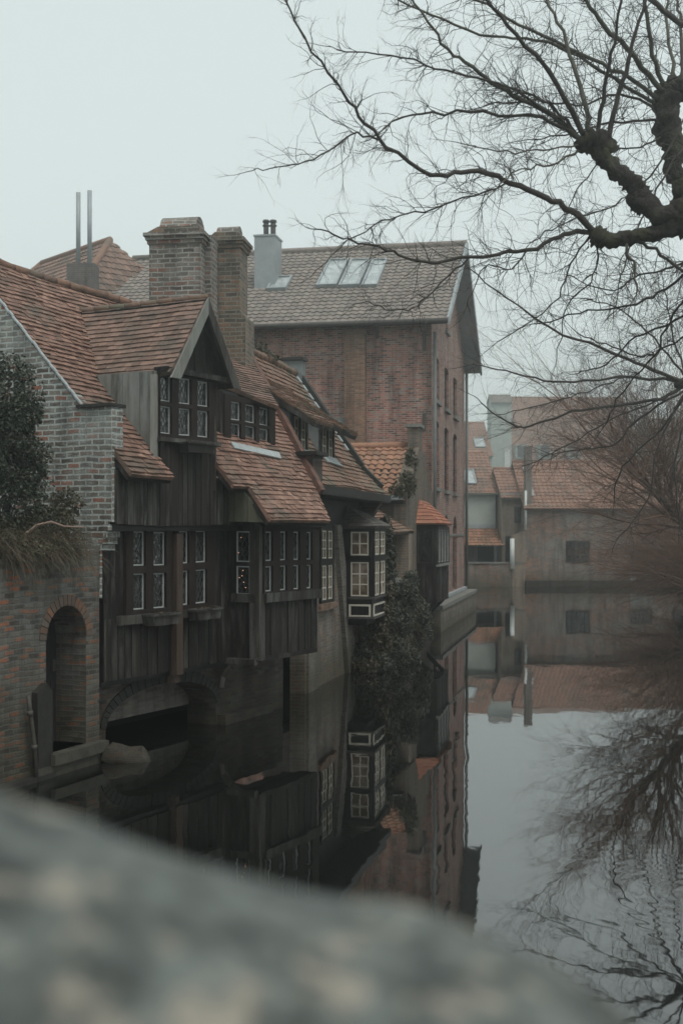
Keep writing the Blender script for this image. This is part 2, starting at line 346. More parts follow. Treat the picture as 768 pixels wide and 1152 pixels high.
M['twig'] = plain('twig_bark', (.038, .032, .027), .85, .35, 6)
M['twig_pale'] = plain('greenish_shoot_bark', (.075, .072, .055), .85, .35, 5)  # paler, greener bark for some of the branches
M['twig_rust'] = plain('russet_twigs', (.13, .07, .048), .85, .4, 3)
M['leaf_dark'] = foliage('evergreen_leaf', [(.012, .016, .010), (.03, .038, .024), (.06, .07, .045), (.02, .022, .015)], .45)
M['leaf_olive'] = foliage('olive_creeper_leaf', [(.035, .03, .018), (.065, .058, .032), (.05, .038, .024), (.10, .10, .055)])
M['leaf_ivy'] = foliage('ivy_leaf', [(.02, .024, .018), (.045, .052, .038), (.08, .088, .065), (.035, .03, .02), (.11, .11, .08)], .6)
M['leaf_brown'] = foliage('dry_brown_growth', [(.045, .034, .022), (.08, .06, .036), (.06, .052, .032), (.03, .023, .016)])
M['soil'] = plain('garden_soil', (.05, .04, .03), .95, .4, 3)

# ---------------------------------------------------------------- ground, water, haze
canal = [(-7, -14), (-5.6, 12), (-4.0, 17.2), (-1.4, 24), (1.2, 33), (3.0, 40.2), (4.6, 51), (1.5, 74), (20.6, 74), (15.0, 50), (5.5, 16), (5.2, -14)]
mb = MB(); flat = Pl(V(0, 0, .9), V(1, 0, 0), V(0, 1, 0))
mb.holed(flat, [(-300, -300), (300, -300), (300, 300), (-300, 300)], [canal[::-1]], 0, .2)
s = N('ground_earth', .95); g1 = s.noise(s.geo, .6, 7, .7); s.bump(g1.outputs[0], .5, .05)
gm = s.done(s.ramp(g1.outputs[0], [(.3, (.045, .04, .028)), (.6, (.075, .08, .045)), (.8, (.10, .09, .07))]))
tag(mb.build('ground', gm), kind='structure')
s = N('canal_water', .02); s.b.inputs['IOR'].default_value = 2.3
a = s.noise(s.scale(s.geo, 1.0, .55, 1), .9, 3, .5, .3); b = s.noise(s.scale(s.geo, 1, .5, 1), 3.2, 3, .5)
d_ = s.n('ShaderNodeVectorMath'); d_.operation = 'DISTANCE'; s.l(s.geo, d_.inputs[0]); d_.inputs[1].default_value = (3.05, 10.7, 0)
dist = s.math('ADD', d_.outputs['Value'], s.math('MULTIPLY', s.math('SUBTRACT', b.outputs[0], .5), .03))
fall = s.math('POWER', 2.718, s.math('MULTIPLY', dist, -1.7)); ring = s.math('MULTIPLY', s.math('SINE', s.math('MULTIPLY', dist, 34)), fall)
patch = s.ramp(s.noise(s.geo, .16, 3, .5).outputs[0], [(.42, .12), (.62, 1.0)])
h = s.math('ADD', s.math('MULTIPLY', a.outputs[0], .75), s.math('MULTIPLY', s.math('MULTIPLY', b.outputs[0], .28), patch))
h = s.math('ADD', h, s.math('MULTIPLY', ring, .13)); s.bump(h, .085, .06)
wm = s.done((.006, .007, .006))
mb = MB(); mb.face([V(-9, -16, 0), V(23, -16, 0), V(23, 76, 0), V(-9, 76, 0)])
tag(mb.build('canal_water', wm), kind='structure')
mb = MB(); mb.face([V(-9, -16, -.9), V(23, -16, -.9), V(23, 76, -.9), V(-9, 76, -.9)]); tag(mb.build('canal_bed', M['soil']), kind='structure')
hz = bpy.data.materials.new('haze'); hz.use_nodes = True; t = hz.node_tree; t.nodes.clear()
ho = t.nodes.new('ShaderNodeOutputMaterial'); hv = t.nodes.new('ShaderNodeVolumePrincipled')
hv.inputs['Color'].default_value = (.92, .96, .95, 1); hv.inputs['Density'].default_value = HAZE; hv.inputs['Anisotropy'].default_value = 0.75
t.links.new(hv.outputs[0], ho.inputs['Volume'])
mb = MB(); mb.slab(Pl(V(0, 0, 0), V(1, 0, 0), V(0, 1, 0)), -305, 305, -305, 305, -2, 17.5)
ho_ = mb.build('haze', hz); tag(ho_, 'pale winter fog lying over the canal and the houses', 'haze', kind='stuff')

# ---------------------------------------------------------------- windows
def leaded(pl, u0, u1, v0, v1, w, parent, frm='frame_pale', gl='glass', style='diamond', nx=2, ny=3, b=.019, deep=.02, gb=.014):
    f = MB().holed(pl, [(u0, v0), (u1, v0), (u1, v1), (u0, v1)], [[(u0 + b, v0 + b), (u1 - b, v0 + b), (u1 - b, v1 - b), (u0 + b, v1 - b)]], w + deep, deep)
    fo = f.build('window', M[frm], parent)
    g = MB(); g.slab(pl, u0 + b * .5, u1 - b * .5, v0 + b * .5, v1 - b * .5, w - .004, w + .004); g.build('pane', M[gl], fo)
    l = MB(); q = [(u0 + b, v0 + b), (u1 - b, v0 + b), (u1 - b, v1 - b), (u0 + b, v1 - b)]
    if style == 'diamond':
        st = .088; k = 1.6; t = .0048
        for sg in (1, -1):
            x = u0 - (v1 - v0) - 1
            while x < u1 + (v1 - v0) + 1:
                c = clip([(x, v0 - .01), (x + t * 2, v0 - .01), (x + t * 2 + sg * (v1 - v0) / k, v1 + .01), (x + sg * (v1 - v0) / k, v1 + .01)], q)
                if c: l.prism(pl, c, w + .004, w + .009 + .001 * sg)
                x += st
        l.build('leading', M['came'], fo)
    else:
        for i in range(1, nx):
            x = u0 + b + (u1 - u0 - 2 * b) * i / nx; l.slab(pl, x - gb / 2, x + gb / 2, v0 + b, v1 - b, w + .004, w + .016)
        for i in range(1, ny):
            y = v0 + b + (v1 - v0 - 2 * b) * i / ny; l.slab(pl, u0 + b, u1 - b, y - gb / 2, y + gb / 2, w + .004, w + .014)
        if nx > 1 or ny > 1: l.build('glazing_bar', M[frm], fo)
    return fo
def bank(pl, cols, rows, box, w, parent, fm='wood_brown', thick=.06, **k):
    """casements cols x rows in one timber frame"""
    holes = [[(a, c), (b, c), (b, d), (a, d)] for a, b in cols for c, d in rows]
    f = MB().holed(pl, [(box[0], box[2]), (box[1], box[2]), (box[1], box[3]), (box[0], box[3])], holes, w + thick, thick)
    f.build('window_frame', M[fm], parent)
    for a, b in cols:
        for c, d in rows: leaded(pl, a + .004, b - .004, c + .004, d - .004, w + .008, parent, **k)
def rp(pl, lst): return [(s_, (p - pl.p0) * pl.c) for s_, p in lst]
def tilted_boards(mbx, pl, poly, **k): return mbx.cells(pl, poly, k.get('cw', .13), None, th=k.get('th', .025), jit=k.get('jit', .009), base=k.get('base', 0), gap=k.get('gap', .009))

# ================================================================ 1. the timber fronted house
H = Fr(-3.3, 17.2, .511)
h1 = thing('timber_house', 'old brick house with blackened timber front, big gabled dormer and two stout chimneys', 'house', H.W(2, 2.3, 0))
cu, cl, ba = H.canal(-.2), H.canal(0), H.canal(-.54)
rf = H.roof(.393, 4.9, 1.12)
# gable wall facing the bridge
gs = H.side(-.06)
mb = MB(); pts = [(-5.2, 2.2), (.0, 2.2), (.0, 2.95), gs.hit(108, 622), gs.hit(113, 618), gs.hit(113, 606), gs.hit(117, 606), gs.hit(117, 597), gs.hit(121, 597), gs.hit(121, 588), gs.hit(126, 588), gs.hit(126, 458), gs.hit(91, 458), gs.hit(0, 341), (-2.42, 7.12), (-2.6, 7.1), (-5.2, 4.4)]
mb.prism(gs, pts, -.25, 0); mb.build('gable_wall', M['brick_gable'], h1)
mb = MB(); a, b = gs.hit(88, 459), gs.hit(127, 456); mb.slab(gs, a[0], b[0], a[1] - .01, a[1] + .035, -.3, .05); mb.build('kneeler', M['stone_dark'], h1)
mb = MB(); e0, e1 = gs.hit(92, 456), gs.hit(0, 339); n_ = 40
for i in range(n_):
    x0 = e0[0] + (e1[0] - 1.0 - e0[0]) * i / n_; x1 = e0[0] + (e1[0] - 1.0 - e0[0]) * (i + 1) / n_
    sl_ = (e1[1] - e0[1]) / (e1[0] - e0[0]); j = random.uniform(-.012, .012)
    mb.prism(gs, [(x0, e0[1] + (x0 - e0[0]) * sl_ + j), (x1, e0[1] + (x1 - e0[0]) * sl_ + j), (x1, e0[1] + (x1 - e0[0]) * sl_ + j + .03), (x0, e0[1] + (x0 - e0[0]) * sl_ + j + .03)], -.03, .018)
mb.build('verge_mortar', M['lead'], h1)
# timber wall, lower storey
zb, zt = 1.04, 3.35
mb = MB(); mb.slab(cl, 0.02, 3.35, zb, zt, -.3, 0); mb.build('backing_wall', M['wood_black'], h1)
mb = MB(); L0 = cl.hit(115, 771); L1 = cl.hit(262, 741)
for a, b, c, d in ((0.0, 3.36, zb, 1.9), (0.0, .62, 1.9, zt), (2.62, 3.36, 1.9, zt)):
    tilted_boards(mb, cl, [(a, c), (b, c), (b, d), (a, d)])
mb.build('lower_cladding', M['wood_dark'], h1)
def cols_px(pl, spans, w=0): return [(pl.hit(a, 640, w)[0], pl.hit(b, 640, w)[0]) for a, b in spans]
rows = [(cl.hit(180, 683)[1], cl.hit(180, 643)[1]), (cl.hit(180, 635)[1], cl.hit(180, 597)[1])]
bank(cl, cols_px(cl, [(146, 160), (168.5, 183)]), rows, (cl.hit(138, 640)[0], cl.hit(191, 640)[0], rows[0][0] - .07, rows[1][1] + .05), .0, h1, 'wood_brown', .07)
bank(cl, cols_px(cl, [(197, 209), (216, 229)]), rows, (cl.hit(192, 640)[0], cl.hit(237, 640)[0], rows[0][0] - .07, rows[1][1] + .05), .0, h1, 'wood_brown', .07)
mb = MB(); mb.cur = .9
mb.slab(cl, cl.hit(130, 640)[0], cl.hit(191, 640)[0], rows[0][0] - .2, rows[0][0] - .07, 0, .11); mb.build('window_sill', M['wood_mid'], h1)
mb = MB(); mb.cur = .7
mb.slab(cl, cl.hit(198, 640)[0], cl.hit(241, 640)[0], rows[0][0] - .19, rows[0][0] - .07, 0, .11); mb.build('window_sill', M['wood_mid'], h1)
mb = MB(); mb.cur = .6; a = cl.hit(191, 640)[0]; mb.slab(cl, a, cl.hit(198, 640)[0], .98, 3.1, 0, .13); mb.slab(cl, a + .02, a + .13, .86, .98, -.06, .09)
mb.build('post', M['beam_brown'], h1)
# bottom rail
mb = MB(); mb.cur = .3; mb.slab(cl, 0, 3.35, zb - .07, zb + .01, -.3, -.02); mb.build('sill_beam', M['wood_black'], h1)
# upper storey boards below the eaves and dormer front
def poly_boards(pl, poly, name, m, th=.03, cw=.12, back=True):
    if back: b_ = MB(); b_.prism(pl, poly, -.12, -.005); bo = b_.build('backing_wall', M['wood_black'], h1)
    x = MB(); tilted_boards(x, pl, poly, cw=cw, th=th); return x.build(name, m, h1)
z0 = 3.22
poly_boards(cu, [(0, z0), (.94, z0), (.94, 3.98), (0, 3.98)], 'upper_cladding', M['wood_mid'])
poly_boards(cu, [(.94, z0), (2.53, z0), (2.53, 4.50), (.94, 4.50)], 'upper_cladding', M['wood_dark'])
poly_boards(cu, [(2.53, z0), (3.5, z0), (3.5, 3.95), (2.53, 3.95)], 'upper_cladding', M['wood_mid'])
mb = MB(); mb.cur = .2; mb.slab(cu, 0, 3.5, z0 - .10, z0, -.22, -.03); mb.build('jetty_beam', M['wood_black'], h1)
# big dormer
fr_ = [(176, 189), (195.5, 211.5), (217, 232)]
cc = [(cu.hit(a, 455)[0], cu.hit(b, 455)[0]) for a, b in ((177, 190), (197.5, 212), (218.5, 232))]
dz = [4.55, 4.97, 5.02, 5.42]
bank(cu, cc, [(4.56, 4.97), (5.03, 5.42)], (1.0, 2.5, 4.5, 5.5), -.01, h1, 'wood_brown', .07)
mb = MB(); mb.cur = .8; mb.slab(cu, .95, 2.53, 4.44, 4.5, -.05, .12); mb.build('window_sill', M['wood_mid'], h1)
pk = (2.0, 6.62); el, er = 1.12, 2.84
tri = [(1.18, 5.48), (2.78, 5.48), (1.98, 6.5)]
b_ = MB(); b_.prism(cu, tri, -.12, -.02); b_.build('dormer_gable', M['wood_black'], h1)
x = MB(); tilted_boards(x, cu.off(-.02), tri, cw=.16); x.build('gable_board', M['wood_dark'], h1)
mb = MB(); mb.cur = .1; mb.slab(cu, 1.0, 2.85, 5.44, 5.52, -.05, .17); mb.slab(cu, 1.94, 2.01, 5.52, 6.4, .0, .03); mb.build('tie_beam', M['wood_dark'], h1)
bgp = cu.off(.17)
for sgn, m_ in ((1, 'wood_grey'), (-1, 'wood_mid')):
    ex = 1.08 if sgn == 1 else 2.86; mb = MB(); mb.cur = .8
    mb.prism(cu.off(.25), [(ex - sgn * .06, 5.35), (ex + sgn * .17, 5.35), (1.98 + sgn * 0, 6.40), (1.98, 6.65)], -.04, .0); mb.build('barge_board', M[m_], h1)
# dormer roof: two pitches running back from the canal
ridge_f = cu.P(1.98, 6.66, .22); Lf = cu.P(1.02, 5.42, .22); Rf = cu.P(2.92, 5.42, .22)
inw = H.n
plL = Pl(Lf, -inw, (ridge_f - Lf)); plR = Pl(Rf, inw, (ridge_f - Rf))
LL = (ridge_f - Lf).length; RL = (ridge_f - Rf).length
mb = MB(); under = MB()
pL = [(0, 0), (0, LL), (-2.38, LL), (-1.35, 0)]
mb.cells(plL, pL, .155, .10, th=.022); under.prism(plL, pL, -.09, -.05)
pR = [(0, 0), (1.35, 0), (2.38, RL), (0, RL)]
mb.cells(plR, pR, .155, .10, th=.022); under.prism(plR, pR, -.09, -.05)
mb.build('dormer_roof', M['tile_brown'], h1); under.build('roof_boarding', M['wood_dark'], h1)
mb = MB()
for i in range(8):
    mb.cur = random.random(); a = ridge_f + inw * (i * .3) + V(0, 0, .0); j = random.uniform(-.008, .008)
    mb.tube([a + V(0, 0, j), a + inw * .31 + V(0, 0, j)], [.055, .05], 8)
mb.build('ridge_tile', M['tile_dull'], h1, True)
# dormer cheeks
sd = H.side(.96); k0 = lambda p: 4.9 + 1.12 * (p - .393)
ck = [(.2, 3.98), (.2, 5.44), (-.82, 5.44), (-.82, 5.36)]
mb = MB(); mb.prism(sd, [(.2, 4.0), (.2, 5.46), (-.85, 5.46)], -.05, 0); mb.build('backing_wall', M['wood_grey'], h1)
mb = MB(); tilted_boards(mb, sd, [(.2, 4.0), (.2, 5.46), (-.85, 5.46)], cw=.26, th=.02); mb.build('dormer_cheek', M['wood_grey'], h1)
mb = MB(); mb.cur = .9; mb.bar(sd.P(.2, 3.9, .03), sd.P(.2, 5.4, .03), .10); mb.bar(sd.P(.22, 4.0, .045), sd.P(-.78, 5.3, .045), .05, .02); mb.build('corner_board', M['wood_grey'], h1)
sdr = H.side(2.5)
mb = MB(); mb.prism(sdr, [(.2, 3.9), (.2, 5.46), (-.85, 5.46)], -.05, .0); mb.bar(sdr.P(.24, 3.75, .05), sdr.P(.24, 4.9, .05), .06); mb.build('dormer_cheek', M['wood_mid'], h1)
# main roof
mb = MB(); under = MB()
polys = [rp(rf, [(0, -.5), (1.0, -.5), (1.0, 2.4), (0, 2.5)]), rp(rf, [(1.0, .45), (2.5, .45), (2.5, 2.3), (1.0, 2.4)]),
         rp(rf, [(2.5, -.57), (5.2, -.57), (6.9, 1.9), (6.5, 2.15), (2.5, 2.3)]), rp(rf, [(2.83, -1.03), (4.8, -1.04), (5.2, -.57), (2.95, -.57)])]
for p in polys: mb.cells(rf, p, .155, .10, th=.024, jit=.008); under.prism(rf, p, -.12, -.06)
mb.build('roof', M['tile_red'], h1); under.build('roof_boarding', M['wood_dark'], h1)
rb = Pl(H.W(0, 2.45, 7.18), -H.d, -H.n * 1 * -1 * 1 + V(0, 0, 0)) if False else None
mb = MB(); A_, B_, C_, D_ = H.W(0, 2.45, 7.16), H.W(6.7, 2.2, 6.9), H.W(6.7, 4.9, 4.0), H.W(0, 5.1, 4.1)
mb.face([A_, D_, C_, B_]); mb.build('rear_roof', M['tile_red'], h1)
mb = MB()
for i in range(20):
    a = H.W(i * .31, 2.46 - .012 * i, 7.2 - .010 * i + random.uniform(-.012, .012)); b = H.W(i * .31 + .33, 2.46 - .012 * i, 7.2 - .010 * i + random.uniform(-.012, .012))
    mb.cur = random.random(); mb.tube([a, b], [.075, .068], 8)
mb.build('ridge_tile', M['tile_dull'], h1, True)
# brick party verge at the far end
mb = MB(); e = rp(rf, [(5.17, -.6), (5.32, -.6), (7.0, 1.9), (6.85, 1.9)]); mb.prism(rf, e, -.3, .1); mb.build('party_verge', plain('red_verge', (.11, .055, .042), .85, .6, 7), h1)
mb = MB(); q = H.side(5.55); a0 = q.hit(339, 512); a1 = q.hit(352, 545); mb.slab(q, a0[0], a1[0], a1[1], a0[1], -.35, 0); mb.build('party_wall', M['brick_dark'], h1)
mb = MB(); mb.slab(q, a0[0] - .08, a1[0] + .1, a0[1], a0[1] + .07, -.4, .06); mb.build('coping', M['stone_dark'], h1)
# small dormer
d2 = H.canal(.2)
mb = MB(); mb.slab(d2, 3.3, 5.0, 4.45, 5.42, -.8, -.02); mb.build('backing_wall', M['wood_black'], h1)
cc = [(d2.hit(a, 480)[0], d2.hit(b, 480)[0]) for a, b in ((256.5, 268), (272.5, 284.5), (288.5, 299.5))]
bank(d2, cc, [(4.58, 4.90), (4.95, 5.26)], (3.36, 5.0, 4.5, 5.36), -.01, h1, 'wood_brown', .07)
mb = MB(); tilted_boards(mb, H.side(3.3), [(-.2, 4.4), (-.2, 5.42), (-1.1, 5.42)], cw=.2); tilted_boards(mb, d2, [(3.3, 4.5), (3.38, 4.5), (3.38, 5.4), (3.3, 5.4)]); mb.build('dormer_cheek', M['wood_mid'], h1)
mb = MB(); mb.prism(H.side(5.0), [(-.2, 4.6), (-.2, 5.35), (-1.1, 5.75)], -.04, 0); mb.build('dormer_cheek', M['wood_mid'], h1)
sh = H.roof(-.08, 5.27, .70); p = sh.px([(238, 429), (313, 458), (284, 406), (238, 380)])
mb = MB(); mb.cells(sh, p, .155, .10, th=.022); mb.build('dormer_roof', M['tile_brown'], h1)
mb = MB(); mb.prism(sh, p, -.09, -.05); mb.build('roof_boarding', M['wood_dark'], h1)
mb = MB(); mb.prism(rf, rf.px([(258, 500), (312, 511), (315, 518), (262, 507)]), .02, .045); mb.build('flashing', M['lead'], h1)
mb = MB(); mb.prism(rf, rf.px([(244, 384), (250, 384), (262, 402), (254, 402)]), .3, .36); mb.build('repair_tile', M['tile_bright'], h1)
# cheek under the swept eave
sc_ = H.side(2.93)
mb = MB(); tilted_boards(mb, sc_, [(.2, 3.27), (1.0, 3.27), (.2, 4.02)], cw=.25); mb.prism(sc_, [(.2, 3.27), (1.0, 3.27), (.2, 4.02)], -.05, -.01); mb.build('eave_cheek', wood('green_stained_board', (.05, .048, .032), (.09, .09, .06), (.11, .11, .085), .4), h1)
# bay over the water
bs0, bs1, bz = 3.30, 5.22, 1.1
bside = H.side(bs0)
mb = MB(); mb.prism(Pl(H.W(bs0, -.52, 0), H.d, H.n), [(0, 0), (bs1 - bs0, 0), (bs1 - bs0, .62), (0, .62)], bz, 3.42); mb.build('bay_body', M['wood_black'], h1)
mb = MB(); tilted_boards(mb, ba, [(bs0, bz), (bs1, bz), (bs1, 1.98), (bs0, 1.98)], cw=.12); tilted_boards(mb, bside, [(0, bz), (.54, bz), (.54, 1.98), (0, 1.98)], cw=.2); mb.build('bay_cladding', M['wood_dark'], h1)
mb = MB(); mb.cur = .5; mb.slab(ba, bs0 + .1, bs1 + .02, 1.98, 2.13, 0, .09); mb.slab(bside, 0.05, .5, 1.98, 2.12, 0, .06); mb.build('sill_rail', M['wood_mid'], h1)
cc = [(ba.hit(a, 640)[0], ba.hit(b, 640)[0]) for a, b in ((294.5, 303), (311, 319), (326, 333.5), (341, 347.5))]
rws = [(2.13 + .02, 2.56), (2.64, 3.12)]
bank(ba, cc, rws, (bs0 + .05, bs1, 2.12, 3.22), 0, h1, 'wood_brown', .07)
c2 = [(bside.hit(267, 640)[0], bside.hit(282.5, 640)[0])]
bank(bside, c2, [(2.1, 2.56), (2.62, 3.12)], (c2[0][0] - .03, c2[0][1] + .03, 2.06, 3.2), -.0, h1, 'wood_dark', .04)
mb = MB(); mb.cur = .95; mb.slab(bside, .40, .58, bz - .04, 3.3, -.12, .06); mb.build('corner_post', M['wood_mid'], h1)
MB().slab(ba, bs0, bs1 + .05, 3.2, 3.32, -.05, .12).build('bay_beam', M['wood_dark'], h1); MB().slab(ba, bs0, bs1, bz - .06, bz + .02, -.3, .03).build('bay_beam', M['wood_dark'], h1)
fl_ = thing('string_lights', 'tiny warm fairy lights glowing in the side window of the timber bay', 'lights', bside.P(c2[0][0], 2.3, .01))
em = bpy.data.materials.new('warm_bulb'); em.use_nodes = True; em.node_tree.nodes['Principled BSDF'].inputs['Emission Color'].default_value = (1, .42, .16, 1); em.node_tree.nodes['Principled BSDF'].inputs['Emission Strength'].default_value = .7
for x_, y_ in ((272, 606), (269, 623), (273, 649), (275, 656), (270, 651), (277, 662), (274, 643)):
    u_, v_ = bside.hit(x_, y_); MB().tube([bside.P(u_, v_, .014), bside.P(u_, v_, .026)], [.007, .007], 8).build('bulb', em, fl_)
# curved bracket
mb = MB(); mb.cur = .8; pts = [H.W(3.2, .12 - .02, .62), H.W(3.2, .05, .8), H.W(3.2, -.1, .95), H.W(3.2, -.3, 1.03), H.W(3.2, -.55, 1.05)]
mb.tube(pts, [.07, .07, .065, .06, .06], 6); mb.build('bracket', M['wood_mid'], h1); MB().slab(H.side(3.2), -.1, .55, 1.0, 1.09, -.06, .06).build('bracket_beam', M['wood_mid'], h1)
# brick base with segmental arch
bp = H.canal(.22)
cx0, cx1 = bp.hit(119, 800)[0], bp.hit(243, 790)[0]; mid = (cx0 + cx1) / 2; hw = (cx1 - cx0) / 2
arch = [(mid - hw, -.4), (mid - hw, .35)] + [(mid + hw * math.cos(a), .35 + .48 * math.sin(a)) for a in [math.pi - i * math.pi / 14 for i in range(1, 14)]] + [(mid + hw, .35), (mid + hw, -.4)]
mb = MB(); mb.holed(bp, [(-.1, -.6), (5.4, -.6), (5.4, 1.02), (-.1, 1.02)], [arch[::-1]], 0, .55); mb.build('base_wall', M['brick_dark'], h1)
mb = MB(); n_ = 26
for i in range(n_):
    a0, a1 = math.pi * i / n_, math.pi * (i + .88) / n_; mb.cur = random.random()
    mb.prism(bp, [(mid + hw * r * math.cos(a), .35 + (.48 * (1 if r == 1 else 1.4)) * math.sin(a)) for a, r in ((a0, 1), (a1, 1), (a1, 1.09), (a0, 1.09))], -.1, .022)
mb.build('arch_ring', M['stone_dark'], h1)
mb = MB(); ip = H.canal(.75); mb.slab(ip, 0, 3.6, .3, 1.0, -.1, 0); mb.build('arch_infill', brick('pale_infill_brick', [(.16, .14, .12), (.12, .10, .085), (.18, .16, .14)], (.17, .165, .15), (.14, .14, .13), .6), h1)
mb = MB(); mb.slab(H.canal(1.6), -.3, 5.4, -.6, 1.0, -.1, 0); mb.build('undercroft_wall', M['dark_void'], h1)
mb = MB(); mb.prism(Pl(H.W(3.25, -.05, 0), H.d, H.n), [(0, .1), (1.6, .15), (1.7, .4), (0, .4)], -.5, .16); mb.build('footing', M['brick_dark'], h1)
# chimneys
def chimney(fr, S, dep, pxs, ybase, ycorb, pxcap, ytop, parent, m, arches=True, lower=None):
    q = fr.side(S); a = q.hit(pxs[0], ycorb); b = q.hit(pxs[1], ybase)
    mb = MB(); mb.slab(q, a[0], b[0], b[1] - .8, a[1], -dep, 0)
    if lower:
        l0, l1 = q.hit(lower[0], lower[2]), q.hit(lower[1], ybase); mb.slab(q, l0[0], l1[0], l1[1] - 1.2, l0[1], -dep - .08, .08)
        mb.prism(q, [(l0[0], l0[1]), (l1[0], l0[1]), (b[0], l0[1] + .12), (a[0], l0[1] + .12)], -dep - .05, .05)
    # offset courses
    for i, (e, y0, y1) in enumerate(((.03, -.16, -.09), (.06, -.09, -.03), (.09, -.03, .03))):
        mb.slab(q, a[0] - e, b[0] + e, a[1] + y0, a[1] + y1, -dep - e, e)
    ch = mb.build('chimney', m, parent)
    c0, c1 = q.hit(pxcap[0], ytop), q.hit(pxcap[1], ytop)
    mb = MB()
    top = [(a[0] - .06, a[1] + .03), (b[0] + .06, a[1] + .03), (c1[0], a[1] + .14), (c0[0], a[1] + .14)]; mb.prism(q, top, -dep - .03, .03)
    mb.build('weathering', M['brick_chim2'], ch)
    cap = Pl(q.P(c1[0], 0, 0), -q.n, V(0, 0, 1)); zt_ = c0[1]; zb_ = a[1] + .1
    arc = lambda cx, r, z: [(cx + r * math.cos(t_), z + r * math.sin(t_)) for t_ in [math.pi * i / 8 for i in range(9)]]
    outer = [(.06, zb_), (dep - .06, zb_)] + arc(dep / 2, dep / 2 - .06, zt_ - (dep / 2 - .06))
    hole = [(dep * .3, zb_ + .04), (dep * .7, zb_ + .04)] + arc(dep / 2, dep * .2, zt_ - dep * .5)
    mb = MB(); mb.holed(cap, outer, [hole[::-1]] if zt_ - dep * .5 > zb_ + .05 else [], 0, c1[0] - c0[0]); mb.build('chimney_cap', M['brick_chim'], ch)
    return ch
HC = Fr(*[c for c in H.W(4.2, 0, 0)][:2], .12); HD = Fr(*[c for c in H.W(5.4, 0, 0)][:2], .12)
HC.o = H.W(4.2, 2.3, 0); HD.o = H.W(5.4, 2.0, 0)
chimney(HC, 0, .9, (168, 226), 350, 264, (178, 219), 238, h1, M['brick_chim'])
chimney(HD, 0, .7, (238, 270), 430, 270, (242, 266), 251, h1, M['brick_chim2'], lower=(243, 277, 358))
mb = MB(); q = HC.side(.35); a = q.hit(226, 264); b = q.hit(238, 380); mb.slab(q, a[0], b[0], b[1], a[1], -.5, 0); mb.build('chimney_link', M['brick_chim'], h1)
for (a, b) in ((160, 191), (211, 238)):
    q = cl.off(.11); u0, u1 = q.hit(a, 690)[0], q.hit(b, 688)[0]; zt_ = rows[0][0] - .03
    pb = thing('planter', 'empty grey window box hanging under the %s pair of ground floor casements' % ('left' if a == 160 else 'right'), 'planter', q.P((u0 + u1) / 2, zt_ - .2, .12), 'window boxes on the timber wall')
    mb = MB(); mb.cur = .6
    mb.prism(Pl(q.P(u0, zt_ - .2, .0), q.u, q.v), [(.04, 0), (u1 - u0 - .04, 0), (u1 - u0, .14), (0, .14)], .0, .19); mb.build('box', M['wood_mid'], pb)
    mb = MB(); mb.slab(q, u0 - .015, u1 + .015, zt_ - .065, zt_ - .03, -.0, .215); mb.build('rim', M['wood_mid'], pb)
    mb = MB()
    for i in range(70): mb.leaf(q.P(random.uniform(u0 + .02, u1 - .02), zt_ - .04, random.uniform(.03, .18)), .045)
    tag(mb.build('dead_plants', M['leaf_brown'], pb), kind='stuff')
q = cu.off(.1); u0, u1 = q.hit(202, 500)[0], q.hit(233, 500)[0]
pb = thing('planter', 'narrow dark wooden box hanging under the dormer window', 'planter', q.P((u0 + u1) / 2, 4.28, .08))
mb = MB(); mb.cur = .5; mb.prism(q, [(u0 + .02, 4.30), (u1 - .02, 4.30), (u1, 4.44), (u0, 4.44)], .0, .15); mb.build('box', M['wood_dark'], pb)
mb = MB(); mb.slab(q, u0 - .01, u1 + .01, 4.43, 4.455, 0, .17); mb.build('rim', M['wood_mid'], pb)

# ================================================================ garden wall with the arched water door
D = Fr(-3.3, 16.98, .41); dw = D.canal(0)
gw = thing('garden_wall', 'mottled brick canal wall with an arched doorway opening on the water', 'wall', D.W(-2, .3, 0))
ztop = 2.78
x0, x1 = dw.hit(52, 760)[0], dw.hit(97, 760)[0]; zs, zp = dw.hit(75, 842)[1], dw.hit(75, 682)[1]
r = (x1 - x0) / 2; cx = (x0 + x1) / 2
door = [(x0, zs), (x1, zs), (x1, zp - r * .95)] + [(cx + r * math.cos(t_), zp - r * .95 + .95 * r * math.sin(t_)) for t_ in [math.pi * i / 10 for i in range(1, 10)]] + [(x0, zp - r * .95)]
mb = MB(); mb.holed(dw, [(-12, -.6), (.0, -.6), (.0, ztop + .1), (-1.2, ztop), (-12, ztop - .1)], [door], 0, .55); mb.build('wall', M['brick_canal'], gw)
mb = MB(); n_ = 18
for i in range(n_):
    a0, a1 = math.pi * i / n_, math.pi * (i + .85) / n_; mb.cur = random.random()
    mb.prism(dw, [(cx + r * k * math.cos(a), zp - r * .95 + .95 * r * k * math.sin(a)) for a, k in ((a0, 1.0), (a1, 1.0), (a1, 1.32), (a0, 1.32))], -.1, .012)
mb.build('arch_ring', tiles('arch_brick', [(.16, .08, .05), (.10, .075, .06), (.20, .10, .06), (.12, .10, .085)], (.08, .07, .06), .4), gw)
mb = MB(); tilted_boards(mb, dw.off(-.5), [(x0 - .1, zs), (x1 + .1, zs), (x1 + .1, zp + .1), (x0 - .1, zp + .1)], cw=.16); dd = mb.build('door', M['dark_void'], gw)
mb = MB(); mb.slab(dw, x1 - .12, x1 - .06, zs + .95, zs + 1.1, -.47, -.44); mb.build('handle', M['iron'], dd)
mb = MB(); mb.slab(dw, x0 - .02, .0, zs - .14, zs, -.5, .16); mb.slab(dw, x0 - .3, .05, -.6, zs - .14, -.3, .10); mb.build('threshold', plain('wet_threshold_stone', (.045, .042, .032), .8, .5, 6, bump=.8), gw)
